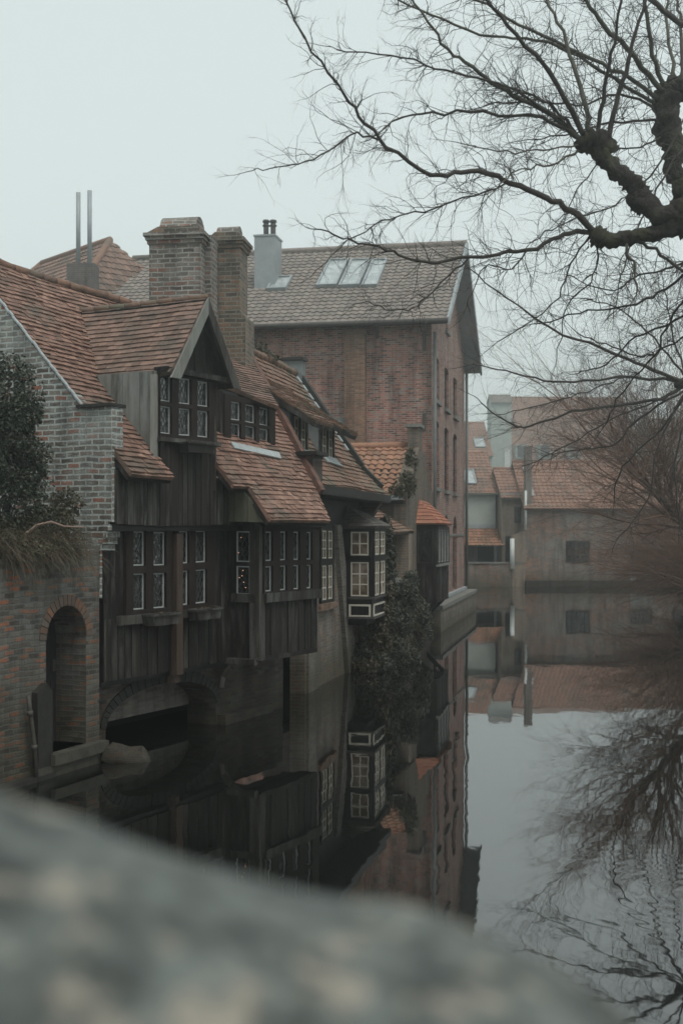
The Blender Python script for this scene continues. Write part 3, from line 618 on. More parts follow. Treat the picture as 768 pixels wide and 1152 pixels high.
mb = MB(); mb.slab(dw, -12, x0 + .05, -.6, .06, -.3, .12); mb.build('plinth', M['stone_dark'], gw)
mb = MB(); mb.prism(dw, [(x0 - .28, .1), (x0 + .02, .1), (x0 + .02, 1.08), (x0 - .1, 1.2), (x0 - .3, 1.1)], 0, .09); mb.build('buttress', M['stone_dark'], gw)
mb = MB(); i = 0
for k, z in enumerate([2.86, 2.95, 3.04, 3.13]):
    mb.slab(H.side(-.06), -.12, .03 + k * .045, z - .0, z + .085, -.3, .03)
mb.build('corbel', M['brick_gable'], h1)
pp = dw.off(.1); pts = [pp.P(*pp.hit(32, 783)), pp.P(*pp.hit(34, 800)), pp.P(*pp.hit(39, 838)), pp.P(*pp.hit(42, 880))]
ps = thing('drainpipe', 'thin leaning rusty pipe left of the arched doorway', 'pipe', pts[-1])
mb = MB(); mb.tube(pts, [.028] * 4, 8); mb.build('pipe', M['iron'], ps, True)
for q_ in pts[1:3]: MB().tube([q_, q_ + V(0, 0, -.06)], [.04, .04], 8).build('collar', M['iron'], ps, True)
mb = MB(); rk = at(137, 822, 17.0)
def rock(mbx, c, rx, ry, rz, sd_=0):
    n = 9
    i0 = len(mbx.v)
    for a in range(n + 1):
        th = math.pi * a / n
        for b in range(14):
            ph = 2 * math.pi * b / 14; q = V(math.sin(th) * math.cos(ph), math.sin(th) * math.sin(ph), math.cos(th)); k = 1 + .7 * noise.noise(q * 1.6 + V(sd_, 0, 0)) + .2 * noise.noise(q * 4 + V(sd_, 0, 0))
            mbx.v.append(c + V(q.x * rx * k, q.y * ry * k, q.z * rz * k))
    for a in range(n):
        for b in range(14):
            p = i0 + a * 14 + b; q = i0 + a * 14 + (b + 1) % 14; mbx.f.append((p, p + 14, q + 14, q)); mbx.r.append(.5)
rock(mb, V(rk.x, rk.y, .0), .34, .26, .20, 21); tag(mb.build('boulder', M['brick_dark'], None, True), 'dark wet boulder in the water at the left foot of the low arch', 'rock')
# garden bed behind the wall
mb = MB(); mb.slab(Pl(V(0, 0, 0), D.d, D.n), 0, 0, 0, 0, 0, 0) if False else None
mb.face([D.W(-12, .3, 2.6) , D.W(.0, .3, 2.62), H.W(-.1, .2, 2.7), H.W(-.1, 5, 2.7), D.W(-12, 5, 2.6)]); tag(mb.build('garden_bed', M['soil']), kind='structure')

# ================================================================ 2. mossy roofed brick house with oriel
G = Fr(-.67, 24.2, .22)
h2 = thing('brick_house', 'low brick house with mossy roof, two grey dormers and a black oriel over water', 'house', G.W(2, 1, 0))
g0 = G.canal(0)
mb = MB(); mb.slab(g0, -.16, 5.2, -.5, 3.15, -.3, 0); mb.build('wall', brick('grey_canal_brick', [(.17, .12, .09), (.14, .12, .10), (.19, .16, .13), (.12, .09, .07), (.21, .12, .085)], (.20, .19, .17), (.20, .20, .18), .6, damp_shade=(.3, 1.0, (.05, .05, .03))), h2)
mb = MB(); mb.slab(g0, -2, 5.2, 3.15, 4.1, -.3, .02); mb.build('upper_wall', M['wood_black'], h2)
w0, w1 = g0.hit(359, 640)[0], g0.hit(373, 640)[0]; zz = [g0.hit(366, y)[1] for y in (675, 636, 629, 597)]
wm_ = (w0 + w1) / 2
bank(g0, [(w0 + .05, wm_ - .03), (wm_ + .03, w1 - .05)], [(zz[0], zz[1]), (zz[2], zz[3])], (w0 - .03, w1 + .03, zz[0] - .06, zz[3] + .06), -.0, h2, 'wood_black', .05, frm='frame_cream', gl='glass_curtain', style='bars', nx=2, ny=3, gb=.03, b=.03)
mb = MB(); mb.slab(g0, w0 - .2, w1 + .12, zz[0] - .2, zz[0] - .06, 0, .09); mb.build('window_sill', M['brick_pil'], h2)
mb = MB(); mb.prism(g0, g0.px([(374, 590), (379, 590), (398, 760), (388, 762)]), -.05, .10); mb.build('buttress', M['brick_dry'], h2)
mb = MB(); mb.prism(g0, g0.px([(344, 610), (353, 610), (356, 775), (344, 780)]), -.05, .06); mb.build('buttress', M['brick_dry'], h2)
# roofs
ra, rb_ = G.roof(-.65, 4.0, 1.0), G.roof(0, 4.65, 1.43)
mb = MB(); un = MB()
for pl_, pol in ((ra, rp(ra, [(-2.0, -.65), (5.25, -.7), (5.0, 0), (-2.0, 0)])), (rb_, rp(rb_, [(-2.2, 0), (5.0, 0), (5.2, 1.55), (-1.5, 1.55)]))):
    mb.cells(pl_, pol, .2, .14, th=.03, jit=.008); un.prism(pl_, pol, -.12, -.06)
mb.build('roof', M['tile_dull'], h2); un.build('roof_boarding', M['wood_black'], h2)
mb = MB(); mb.face([G.W(-1.6, 1.56, 6.86), G.W(-1.6, 4, 3.9), G.W(5.2, 4, 3.9), G.W(5.2, 1.56, 6.86)]); mb.build('rear_roof', M['tile_dull'], h2)
mb = MB()
for i in range(22): mb.cur = random.random(); mb.tube([G.W(-1.5 + i * .31, 1.55, 6.88), G.W(-1.5 + i * .31 + .33, 1.55, 6.9)], [.10, .09], 7)
mb.build('ridge_tile', M['tile_dull'], h2, True)
mb = MB(); mb.prism(G.side(4.98), [(-5, 0), (0.0, 0), (.0, 4.0), (.68, 3.95), (.0, 4.62), (-1.55, 6.85), (-4, 3.9)], -.28, 0) if False else None
mb.prism(G.side(5.05), [(0, 3), (.6, 3.95), (0, 4.6), (-1.55, 6.9), (-1.8, 6.9), (-1.8, 3)], -.25, .05); mb.build('end_wall', M['brick_dark'], h2)
mb = MB(); mb.prism(rb_, rp(rb_, [(4.95, 0), (5.2, 0), (5.3, 1.55), (5.05, 1.55)]), -.1, .13); mb.prism(ra, rp(ra, [(4.95, -.5), (5.2, -.5), (5.2, 0), (4.95, 0)]), -.1, .1); mb.build('verge', M['stone_dark'], h2)
mb = MB(); mb.cur = .3; mb.slab(G.canal(-.68), -2.05, 5.3, 3.82, 3.98, -.03, .03); mb.build('gutter_board', M['wood_black'], h2)
mb = MB(); mb.prism(Pl(G.W(0, 0, 3.84), G.d, G.n), [(-2, -.68), (5.2, -.68), (5.2, 0), (-2, 0)], -.03, 0); mb.build('soffit', M['wood_black'], h2)
for S0, S1 in ((-1.2, .05), (1.1, 2.4)):
    fd = G.canal(.02); sp = G.roof(0, 5.52, .66)
    mb = MB(); mb.slab(fd, S0 + .02, S1 - .08, 4.5, 5.45, -.5, -.02); mb.prism(G.side(S0), [(0, 4.62), (.0, 5.5), (-1.17, 6.3)], -.06, 0); mb.build('dormer_wall', M['render_grey'], h2)
    pol = rp(sp, [(S0 - .1, -.5), (S1 + .1, -.5), (S1 + .1, 1.25), (S0 - .1, 1.25)])
    mb = MB(); mb.cells(sp, pol, .2, .14, th=.03, jit=.008); mb.build('dormer_roof', M['tile_dull'], h2)
    mb = MB(); mb.prism(sp, pol, -.13, -.013); mb.build('dormer_fascia', M['wood_mid'], h2)
    m_ = (S0 + S1 - .06) / 2
    bank(fd, [(S0 + .1, m_ - .04), (m_ + .04, S1 - .16)], [(4.68, 5.3)], (S0 + .0, S1 - .06, 4.6, 5.38), -.01, h2, 'wood_black', .06, frm='frame_cream', gl='glass_curtain', style='bars', nx=2, ny=3, gb=.03, b=.03)
    mb = MB(); mb.prism(rb_ if False else ra, rp(ra, [(S0 - .1, -.16), (S1, -.16), (S1, .02), (S0 - .1, .02)]), .03, .06); mb.build('flashing', M['lead'], h2)
for (a, b, c, d) in ((297, 415, 306, 424), (313, 425, 320, 437), (328, 432, 333, 437)):
    pass
mb = MB()
for i in range(9):
    pv = .25 + i * .14; mb.prism(rb_, rp(rb_, [(4.72, pv), (4.9, pv), (4.9, pv + .1), (4.72, pv + .1)]), .03, .06)
mb.build('soaker', M['lead'], h2)
mb = MB(); q = G.W(5.0, 1.6, 6.7); mb.slab(Pl(q, -G.n, V(0, 0, 1)), -.22, .22, 0, .5, -.4, 0); ch = mb.build('chimney', M['render_grey'], h2)
mb = MB(); mb.slab(Pl(q, -G.n, V(0, 0, 1)), -.27, .27, .5, .57, -.45, .05); mb.build('chimney_cap', M['stone_dark'], ch)
# oriel
S0, S1 = 3.2, 4.7; os_ = G.side(S0); pr = os_.hit(418.5, 640)[0]; of = G.canal(-pr); ob_, ot_ = 1.28, 3.22
mb = MB(); mb.prism(Pl(G.W(S0, 0, 0), G.d, -G.n), [(0, 0), (S1 - S0, 0), (S1 - S0, pr), (0, pr)][::-1], -ot_, -ob_) if False else mb.prism(Pl(G.W(S0 + .01, -pr + .01, 0), G.d, G.n), [(0, 0), (S1 - S0, 0), (S1 - S0, pr), (0, pr)], ob_, ot_)
mb.build('oriel_body', M['wood_black'], h2)
u0, u1 = os_.hit(394.5, 640)[0], os_.hit(415, 640)[0]; yy = [os_.hit(405, y)[1] for y in (671, 632, 625, 598)]
bank(os_, [(u0, u1)], [(yy[0], yy[1])], (.02, pr, 1.72, yy[1] + .03), 0, h2, 'wood_black', .04, frm='frame_cream', gl='glass_curtain', style='bars', nx=2, ny=3, gb=.028, b=.03)
bank(os_, [(u0, u1)], [(yy[2], yy[3])], (.02, pr, yy[2] - .03, 3.2), 0, h2, 'wood_black', .04, frm='frame_cream', gl='glass_curtain', style='bars', nx=2, ny=2, gb=.028, b=.03)
for a, b in ((S0 + .12, S0 + .66), (S0 + .76, S1 - .12)):
    bank(of, [(a, b)], [(yy[0], yy[1]), (yy[2], yy[3])], (a - .08, b + .08, 1.72, 3.2), 0, h2, 'wood_black', .04, frm='frame_cream', gl='glass_curtain', style='bars', nx=2, ny=3, gb=.028, b=.03)
mb = MB(); a, b = os_.hit(392.5, 694), os_.hit(417, 680); mb.holed(os_, [(a[0], a[1]), (b[0], a[1]), (b[0], b[1]), (a[0], b[1])], [[(a[0] + .04, a[1] + .04), (b[0] - .04, a[1] + .04), (b[0] - .04, b[1] - .04), (a[0] + .04, b[1] - .04)]], .03, .03)
mb.holed(of, [(S0 + .1, a[1]), (S1 - .1, a[1]), (S1 - .1, b[1]), (S0 + .1, b[1])], [[(S0 + .14, a[1] + .04), (S1 - .14, a[1] + .04), (S1 - .14, b[1] - .04), (S0 + .14, b[1] - .04)]], .03, .03)
mb.build('panel_moulding', M['frame_cream'], h2)
mb = MB()
for z, e in ((1.66, .06), (ob_ - .05, .05), (3.2, .07)): mb.prism(Pl(G.W(S0 - e, -pr - e, 0), G.d, G.n), [(0, 0), (S1 - S0 + 2 * e, 0), (S1 - S0 + 2 * e, pr + e), (0, pr + e)], z, z + .05)
mb.build('string_moulding', M['iron'], h2)
mb = MB(); c0 = [(0, 0), (S1 - S0, 0), (S1 - S0, pr), (0, pr)]
bl = Pl(G.W(S0 + .15, -pr + .15, 0), G.d, G.n); mb.prism(bl, [(0, 0), (S1 - S0 - .3, 0), (S1 - S0 - .3, pr - .1), (0, pr - .1)], ob_ - .2, ob_ - .05); mb.build('oriel_console', M['wood_black'], h2)
mb = MB(); e = .12; z = 3.25; P0, P1, P2, P3 = G.W(S0 - e, .0, z), G.W(S0 - e, -pr - e, z), G.W(S1 + e, -pr - e, z), G.W(S1 + e, 0, z); T0, T1 = G.W(S0 + .35, .0, z + .45), G.W(S1 - .35, 0, z + .45)
mb.face([P0, P1, T0]); mb.face([P1, P2, T1, T0]); mb.face([P2, P3, T1]); mb.face([P0, P3, P2, P1])
plA = Pl(P1, (P2 - P1), ((T0 + T1) / 2 - (P1 + P2) / 2)); L_ = ((T0 + T1) / 2 - (P1 + P2) / 2).length; wd = (P2 - P1).length
mb.cells(plA, [(0, 0), (wd, 0), (wd - .47, L_), (.47, L_)], .18, .11, th=.02)
plB = Pl(P0, (P1 - P0), T0 - P0 - (P1 - P0) * (T0 - P0).dot(P1 - P0) / (P1 - P0).length_squared); mb.cells(plB, [(0, 0), ((P1 - P0).length, 0), (0.02, (T0 - P0).length * 1.0)], .18, .11, th=.02)
mb.build('oriel_roof', M['slate'], h2)

# ================================================================ 3. ivy wall, lean-to and little gabled house
B = Fr(2.86, 39.6, .20)
iw = thing('canal_wall', 'low brick wall with pale coping smothered in ivy beside the black oriel', 'wall', G.W(8, .5, 0))
mb = MB(); mb.slab(G.canal(-.3), 4.9, 11.5, -.5, 1.85, -.4, 0); mb.build('wall', M['brick_dark'], iw)
mb = MB(); mb.slab(G.canal(-.3), 4.9, 8.6, 1.85, 1.96, -.5, .1); mb.build('coping', M['stone'], iw)
lt = thing('lean_to', 'small mossy tiled lean-to with brick corner pier behind the ivy', 'shed', G.W(8.5, .5, 1))
lp = G.roof(-.45, 3.15, .62); 
S0, S1 = lp.hit(441, 598)[0], lp.hit(469, 600)[0]
mb = MB(); un = MB(); pol = lp.px([(441, 598), (469.5, 600), (452, 585), (424, 566), (424, 574), (433, 584)]); pol = [(S0, 0), (S1, 0), (S1, 1.5), (S0, 1.5)]
mb.cells(lp, pol, .2, .14, th=.03); un.prism(lp, pol, -.1, -.012); mb.build('roof', M['tile_dull'], lt); un.build('fascia', M['wood_black'], lt)
mb = MB(); mb.slab(G.canal(-.2), S0 + .25, S1 - .1, 1.2, 3.1, -1.2, -.3); mb.build('wall', M['wood_black'], lt)  # black block: shade of the opening under the roof put into its colour
MB().slab(G.side(S1 - .75), .0, .42, 1.2, 3.15, -.5, 0).build('pier', M['brick_ochre'], lt); MB().slab(G.side(S0 + .15), -1.4, -.2, 1.2, 3.9, -.4, 0).build('pier', M['brick_ochre'], lt)
mb = MB(); mb.slab(G.side(S0 + .05), -1.9, -1.0, 3.9, 4.4, -.5, 0); mb.build('parapet', M['brick_dark'], lt)
h3 = thing('gabled_house', 'small brick house with orange pantiled roof and ivied canal gable against the red warehouse', 'house', B.W(-3, 1, 0))
sr = B.sroof(-5.75, 4.05, .56); c_ = sr.c
mb = MB(); un = MB(); pol = [(-5, -.15), (-.0, -.15), (-.0, 2.85 * c_), (-5, 2.85 * c_)]; mb.pantile(sr, pol, .22, .3); un.prism(sr, pol, -.1, -.01)
mb.build('roof', M['tile_orange'], h3); un.build('roof_boarding', M['wood_dark'], h3)
mb = MB(); mb.face([B.W(-2.9, 0, 5.65), B.W(-2.9, 5, 5.65), B.W(-.05, 5, 4.05), B.W(-.05, 0, 4.05)]); mb.build('rear_roof', M['tile_orange'], h3)
mb = MB(); mb.tube([B.W(-2.9, .1, 5.68), B.W(-2.9, 5, 5.68)], [.11, .11], 8); mb.build('ridge_tile', M['tile_orange'], h3, True)
mb = MB(); mb.slab(B.side(-5.7), -4, 0, 0, 4.05, -.25, 0); mb.build('wall', M['brick_dark'], h3)
mb = MB(); bc = B.canal(0)
stp = [(-5.8, -.5), (-.05, -.5), (-.05, 4.4), (-.9, 4.5), (-.9, 4.95), (-1.7, 4.95), (-1.7, 5.45), (-2.55, 5.5), (-2.55, 6.2), (-3.25, 6.2), (-3.25, 5.6), (-4.3, 5.0), (-5.8, 4.15)]
mb.prism(bc, stp, -.3, .05); mb.build('gable_wall', brick('mossy_gable_brick', [(.15, .11, .08), (.12, .10, .08), (.19, .12, .085), (.10, .085, .07)], (.15, .14, .12), (.09, .09, .06), .6), h3)
mb = MB(); mb.slab(bc, -3.32, -2.48, 6.2, 6.3, -.36, .1); mb.build('coping', M['stone'], h3)
mb = MB(); mb.prism(sr, [(-.7, -.2), (-.05, -.2), (-.05, .05), (-.7, .05)], .05, .09); mb.build('flashing', M['lead'], h3)
# timber bay with bright roof
s0, s1, pj = -3.8, -.9, .62
bb = thing('timber_bay', 'dark timber bay with bright orange hipped roof jutting over the canal', 'bay', B.W(-2.4, -.3, 1.2))
mb = MB(); mb.prism(Pl(B.W(s0 + .03, -pj + .03, 0), B.d, B.n), [(0, 0), (s1 - s0 - .06, 0), (s1 - s0 - .06, pj), (0, pj)], 1.15, 3.36); mb.build('body', M['wood_dark'], bb)
bf, bsd = B.canal(-pj), B.side(s0)
mb = MB(); tilted_boards(mb, bf, [(s0, 1.1), (s1, 1.1), (s1, 2.15), (s0, 2.15)], cw=.22); tilted_boards(mb, bsd, [(0, 1.1), (pj, 1.1), (pj, 2.15), (0, 2.15)], cw=.2); mb.build('cladding', M['wood_dark'], bb)
nn = 4; w_ = (s1 - s0 - .1) / nn
bank(bf, [(s0 + .1 + i * w_, s0 + i * w_ + w_ - .04) for i in range(nn)], [(2.25, 3.2)], (s0, s1, 2.15, 3.3), -.0, bb, 'wood_mid', .05, frm='frame_pale', gl='glass', style='bars', nx=1, ny=1)
bank(bsd, [(.08, pj - .1)], [(2.25, 3.2)], (0, pj, 2.15, 3.3), -.0, bb, 'wood_dark', .05, frm='came', gl='glass', style='bars', nx=1, ny=1)
mb = MB(); mb.cur = .9; mb.slab(bf, s0 - .05, s1 + .05, 2.14, 2.2, 0, .1); mb.build('sill_rail', M['wood_grey'], bb)
z = 3.38; e = .12; P0, P1, P2, P3 = B.W(s0 - e, 0, z), B.W(s0 - e, -pj - e, z), B.W(s1 + e, -pj - e, z), B.W(s1 + e, 0, z); T0, T1 = B.W(s0 + .5, 0, z + .72), B.W(s1 - .5, 0, z + .72)
mb = MB(); mid_ = (T0 + T1) / 2; plA = Pl(P1, P2 - P1, mid_ - (P1 + P2) / 2); L_ = (mid_ - (P1 + P2) / 2).length; wd = (P2 - P1).length
mb.face([P0, P1, T0]); mb.face([P1, P2, T1, T0]); mb.face([P2, P3, T1]); mb.face([P0, P3, P2, P1])
mb.cells(plA, [(0, 0), (wd, 0), (wd - .62, L_), (.62, L_)], .2, .14, th=.025)
plB = Pl(P0, P1 - P0, T0 - P0 - (P1 - P0) * (T0 - P0).dot(P1 - P0) / (P1 - P0).length_squared); mb.cells(plB, [(0, 0), ((P1 - P0).length, 0), (0.02, (T0 - P0).length)], .2, .14, th=.025)
mb.build('roof', M['tile_bright'], bb)
for q_ in (s0 + .4, s1 - .6): MB().bar(B.W(q_, .0, .55), B.W(q_, -.55, 1.1), .12).build('bracket', M['wood_black'], bb)

# ================================================================ 4. red brick warehouse
wh_ = thing('warehouse', 'tall red brick warehouse with grey pantiled roof and tall narrow windows along the canal', 'building', B.W(5, 4, 0))
bw_, bside_ = B.canal(0), B.side(0)
def seg(a, b, c, d, rise=.12, n=6):
    r_ = (b - a) / 2; return [(a, c), (b, c)] + [((a + b) / 2 + r_ * math.cos(math.pi * i / n), d - rise + rise * math.sin(math.pi * i / n)) for i in range(n + 1)]
mb = MB(); holes = []; wins = []
for cx_ in (1.35, 4.2, 7.0):
    wins.append((cx_ - .65, cx_ + .65, 7.45, 8.9)); wins.append((cx_ - .65, cx_ + .65, 4.6, 6.8))
wins.append((3.9, 4.6, 10.2, 10.9))
gate = [(3.6, 4.7, 1.0, 3.75), (6.3, 7.6, 1.0, 3.75), (.9, 1.9, 1.4, 3.6)]
for w in wins: holes.append(seg(*w))
for w in gate: holes.append(seg(*w, rise=(w[1] - w[0]) / 2, n=10))
mb.holed(bw_, [(0, -.5), (10.5, -.5), (10.5, 9.95), (5.25, 13.25), (0, 9.95)], holes, 0, .35); mb.build('canal_front', M['brick_red'], wh_)
mb = MB(); mb.slab(bside_, -16, -.02, 0, 9.95, -.35, 0); mb.build('side_wall', M['brick_red'], wh_)
mb = MB(); mb.slab(B.side(10.5), -12, 0, 0, 9.9, -.0, .3); mb.build('rear_wall', M['brick_red'], wh_)
mb = MB(); a, b = bside_.hit(389, 368)[0], bside_.hit(412, 368)[0]; mb.slab(bside_, a, b, 0, 9.5, 0, .28); mb.slab(bside_, a - .04, b + .04, 9.5, 9.62, 0, .33); mb.build('pilaster', M['brick_pil'], wh_)
mb = MB(); a, b = bside_.hit(372, 500), bside_.hit(389, 470); mb.slab(bside_, a[0], b[0], 3, b[1], -.01, .02); mb.build('cement_patch', M['render_grey'], wh_)
mb = MB()
for x_, y_, l_ in ((424, 367, 14), (477, 372, 22), (477, 465, 20)):
    a = bside_.hit(x_, y_); mb.slab(bside_, a[0] - .05, a[0] + .05, a[1] - l_ * .0286, a[1], 0, .04)
mb.build('wall_anchor', M['iron'], wh_)
for w in wins:
    leaded(bw_.off(-.10), w[0] - .02, w[1] + .02, w[2], w[3], 0, wh_, frm='wood_black', gl='glass', style='bars', nx=2, ny=4, b=.06, gb=.03)
    mb = MB(); mb.slab(bw_, w[0] - .1, w[1] + .1, w[2] - .12, w[2], -.1, .1); mb.build('window_sill', M['stone'], wh_)
for w in gate:
    leaded(bw_.off(-.12), w[0] - .02, w[1] + .02, w[2], w[3], 0, wh_, frm='wood_black', gl='glass', style='bars', nx=2, ny=4, b=.07, gb=.04)
mb = MB(); mb.slab(bw_, .2, 10.5, .86, .98, 0, .12); mb.build('plinth_ledge', M['lead'], wh_)
mb = MB(); mb.slab(bw_, .0, 10.5, 3.0, 3.08, 0, .03); mb.build('string_course', M['stone'], wh_)
ro = B.sroof(-.65, 9.78, .62); c_ = ro.c; mb = MB(); un = MB()
pol = [(-12, 0), (.62, 0), (.62, 5.9 * c_), (-12, 5.9 * c_)]; mb.pantile(ro, pol, .24, .31, .03, .035); un.prism(ro, pol, -.14, -.01)
mb.build('roof', M['pantile_grey'], wh_); un.build('roof_boarding', M['wood_mid'], wh_)
mb = MB(); a, b, c, d = B.W(5.25, -.62, 13.43), B.W(5.25, 12, 13.43), B.W(11.2, 12, 9.75), B.W(11.2, -.62, 9.75)
mb.face([a, b, c, d]); mb.face([q - V(0, 0, .16) for q in (d, c, b, a)]); mb.face([a, d, d - V(0, 0, .16), a - V(0, 0, .16)]); mb.face([d, c, c - V(0, 0, .16), d - V(0, 0, .16)]); mb.build('rear_roof', M['metal_grey'], wh_)
mb = MB(); mb.cur = .9; q = B.canal(-.62)
mb.prism(q, [(-.7, 9.62), (-.7, 9.86), (5.25, 13.56), (5.25, 13.22)], -.05, .03); mb.prism(q, [(11.2, 9.5), (11.2, 9.8), (5.25, 13.56), (5.25, 13.22)], -.05, .03); mb.build('barge_board', M['metal_grey'], wh_)
mb = MB(); mb.tube([B.W(5.25, -.62, 13.5), B.W(5.25, 12, 13.5)], [.12, .12], 8); mb.build('ridge_tile', M['pantile_grey'], wh_, True)
mb = MB(); mb.tube([B.W(-.7, -.6, 9.75), B.W(-.7, 12, 9.75)], [.08, .08], 8); mb.build('gutter', M['iron'], wh_, True)
mb = MB(); mb.tube([B.W(-.08, -.12, 9.5), B.W(-.08, -.12, 1.0)], [.055, .055], 8); mb.build('downpipe', M['iron_grey'], wh_, True); mb = MB(); mb.tube([B.W(10.4, -.1, 9.7), B.W(10.4, -.1, .9)], [.06, .06], 8); mb.build('downpipe', M['iron_grey'], wh_, True)
def skylight(pl, pxs, name='skylight', parent=wh_):
    p = pl.px(pxs); us = [q[0] for q in p]; vs_ = [q[1] for q in p]; u0, u1, v0, v1 = min(us), max(us), min(vs_), max(vs_)
    u0, u1 = (p[0][0] + p[3][0]) / 2, (p[1][0] + p[2][0]) / 2
    mb = MB(); mb.holed(pl, [(u0, v0), (u1, v0), (u1, v1), (u0, v1)], [[(u0 + .07, v0 + .07), (u1 - .07, v0 + .07), (u1 - .07, v1 - .07), (u0 + .07, v1 - .07)]], .16, .16); f = mb.build(name, M['metal_grey'], parent)
    mb = MB(); mb.slab(pl, u0 + .05, u1 - .05, v0 + .05, v1 - .05, .08, .11); mb.build('pane', M['glass_sky'], f)
skylight(ro, [(302, 328), (323, 328), (328, 315), (307, 315)])
for a, b, c, d in ((358, 383, 389, 367), (384, 409, 413, 391), (410, 429, 432, 415)): skylight(ro, [(a, 325), (b, 323), (c, 295), (d, 297)])
cs = B.side(2.2)
a, b = cs.hit(286, 310), cs.hit(309, 265); mb = MB(); mb.slab(cs, a[0], b[0], a[1] - 1.0, b[1], -1.0, 0); ch = mb.build('chimney', M['metal_grey'], wh_)
mb = MB(); mb.slab(cs, a[0] - .03, b[0] + .03, b[1], b[1] + .06, -1.03, .03); mb.build('chimney_cap', M['metal_grey'], ch)
for x_ in (296, 304):
    p = cs.P(*cs.hit(x_, 264), -.4); mb = MB(); mb.tube([p - V(0, 0, .1), p + V(0, 0, .55)], [.09, .09], 8); mb.tube([p + V(0, 0, .38), p + V(0, 0, .42)], [.13, .13], 8); mb.tube([p + V(0, 0, .52), p + V(0, 0, .6)], [.13, .11], 8); mb.build('flue_pipe', M['iron'], ch, True)
qy = thing('quay', 'worn pale stone quay along the foot of the red warehouse', 'quay', B.W(5, -.4, 0))
mb = MB(); mb.slab(bw_, -.8, 11.1, -.5, .72, .0, .40); mb.build('wall', brick('quay_stone', [(.19, .16, .13), (.15, .13, .11), (.21, .17, .13)], (.17, .16, .14), (.16, .16, .13), .6, .5, .22, .015, damp_shade=(.1, .5, (.07, .07, .045))), qy)
mb = MB(); mb.slab(bw_, -.8, 11.15, .72, .84, .0, .45); mb.build('coping', M['stone'], qy)

# ================================================================ far left hipped roof behind the timber house
hp = thing('hipped_house', 'steep hipped tiled roof and broad chimney with two tall flues behind the timber house', 'house', at(90, 500, 48))
r0, r1 = at(48, 290, 50), at(124, 277, 46); r0.z = r1.z = (r0.z + r1.z) / 2; ez = 9.5
ax = (r1 - r0).normalized(); pn = V(ax.y, -ax.x, 0); 
if pn.y > 0: pn = -pn
fl = r0 - ax * 3.2 + pn * 4.2; fr2 = r1 + ax * 3.2 + pn * 4.2; fl.z = fr2.z = ez; bl_ = fl - pn * 8.4; br_ = fr2 - pn * 8.4
plH = Pl(fl, ax, (r0 + (r1 - r0) / 2) - (fl + fr2) / 2); LH = ((r0 + r1) / 2 - (fl + fr2) / 2).length; wt = (fr2 - fl).length
mb = MB(); mb.pantile(plH, [(0, 0), (wt, 0), (wt - 3.2, LH), (3.2, LH)], .24, .3); un = MB(); un.prism(plH, [(0, 0), (wt, 0), (wt - 3.2, LH), (3.2, LH)], -.1, -.01)
un.face([fr2, br_, r1]); un.face([br_, bl_, r0, r1]); un.face([bl_, fl, r0]); mb.build('roof', M['tile_brown'], hp); un.build('roof_boarding', M['tile_dull'], hp)
plS = Pl(fr2, br_ - fr2, r1 - (fr2 + br_) / 2); mb = MB(); mb.pantile(plS, [(0, 0), (8.4, 0), (4.2, (r1 - (fr2 + br_) / 2).length)], .24, .3); mb.build('hip_slope', M['tile_brown'], hp)
mb = MB(); mb.tube([r0, r1], [.14, .14], 8); mb.tube([r1, fr2], [.13, .13], 8); mb.tube([r0, fl], [.13, .13], 8); mb.build('ridge_tile', M['tile_dull'], hp, True)
mb = MB(); mb.prism(Pl(V(fl.x, fl.y, 0), ax, -pn), [(.4, .4), (wt - .4, .4), (wt - .4, 8), (.4, 8)], .5, ez); mb.build('wall', M['brick_far'], hp)
cq = Pl(at(91, 328, 40.5), V(1, 0, 0), V(0, 0, 1)); mb = MB(); mb.slab(cq, -.46, .46, -1.6, .93, -.7, 0); ch = mb.build('chimney', brick('dull_chimney_brick', [(.12, .09, .08), (.10, .09, .085), (.14, .11, .09)], (.15, .145, .14), (.11, .11, .105), .5), hp)
for x_, y_ in ((-.15, 3.32), (.22, 3.38)):
    mb = MB(); mb.tube([cq.P(x_, .8, -.35), cq.P(x_, y_, -.35)], [.075, .075], 10); mb.build('flue_pipe', M['metal_grey'], ch, True)
r2 = thing('background_house', 'tiled house roof just showing between the hipped roof and the big chimney', 'house', at(160, 500, 60))
mb = MB(); q = Pl(at(140, 345, 56), V(1, 0.05, 0), V(0, .8, .7)); mb.pantile(q, [(0, 0), (9, 0), (9, 4.2), (0, 4.2)], .26, .34); mb.build('roof', M['pantile_grey'], r2)
mb = MB(); mb.slab(Pl(at(140, 345, 56.2), V(1, .05, 0), V(0, 0, 1)), .2, 8.8, -12.2, 0, -6, 0); mb.build('wall', M['brick_far'], r2)

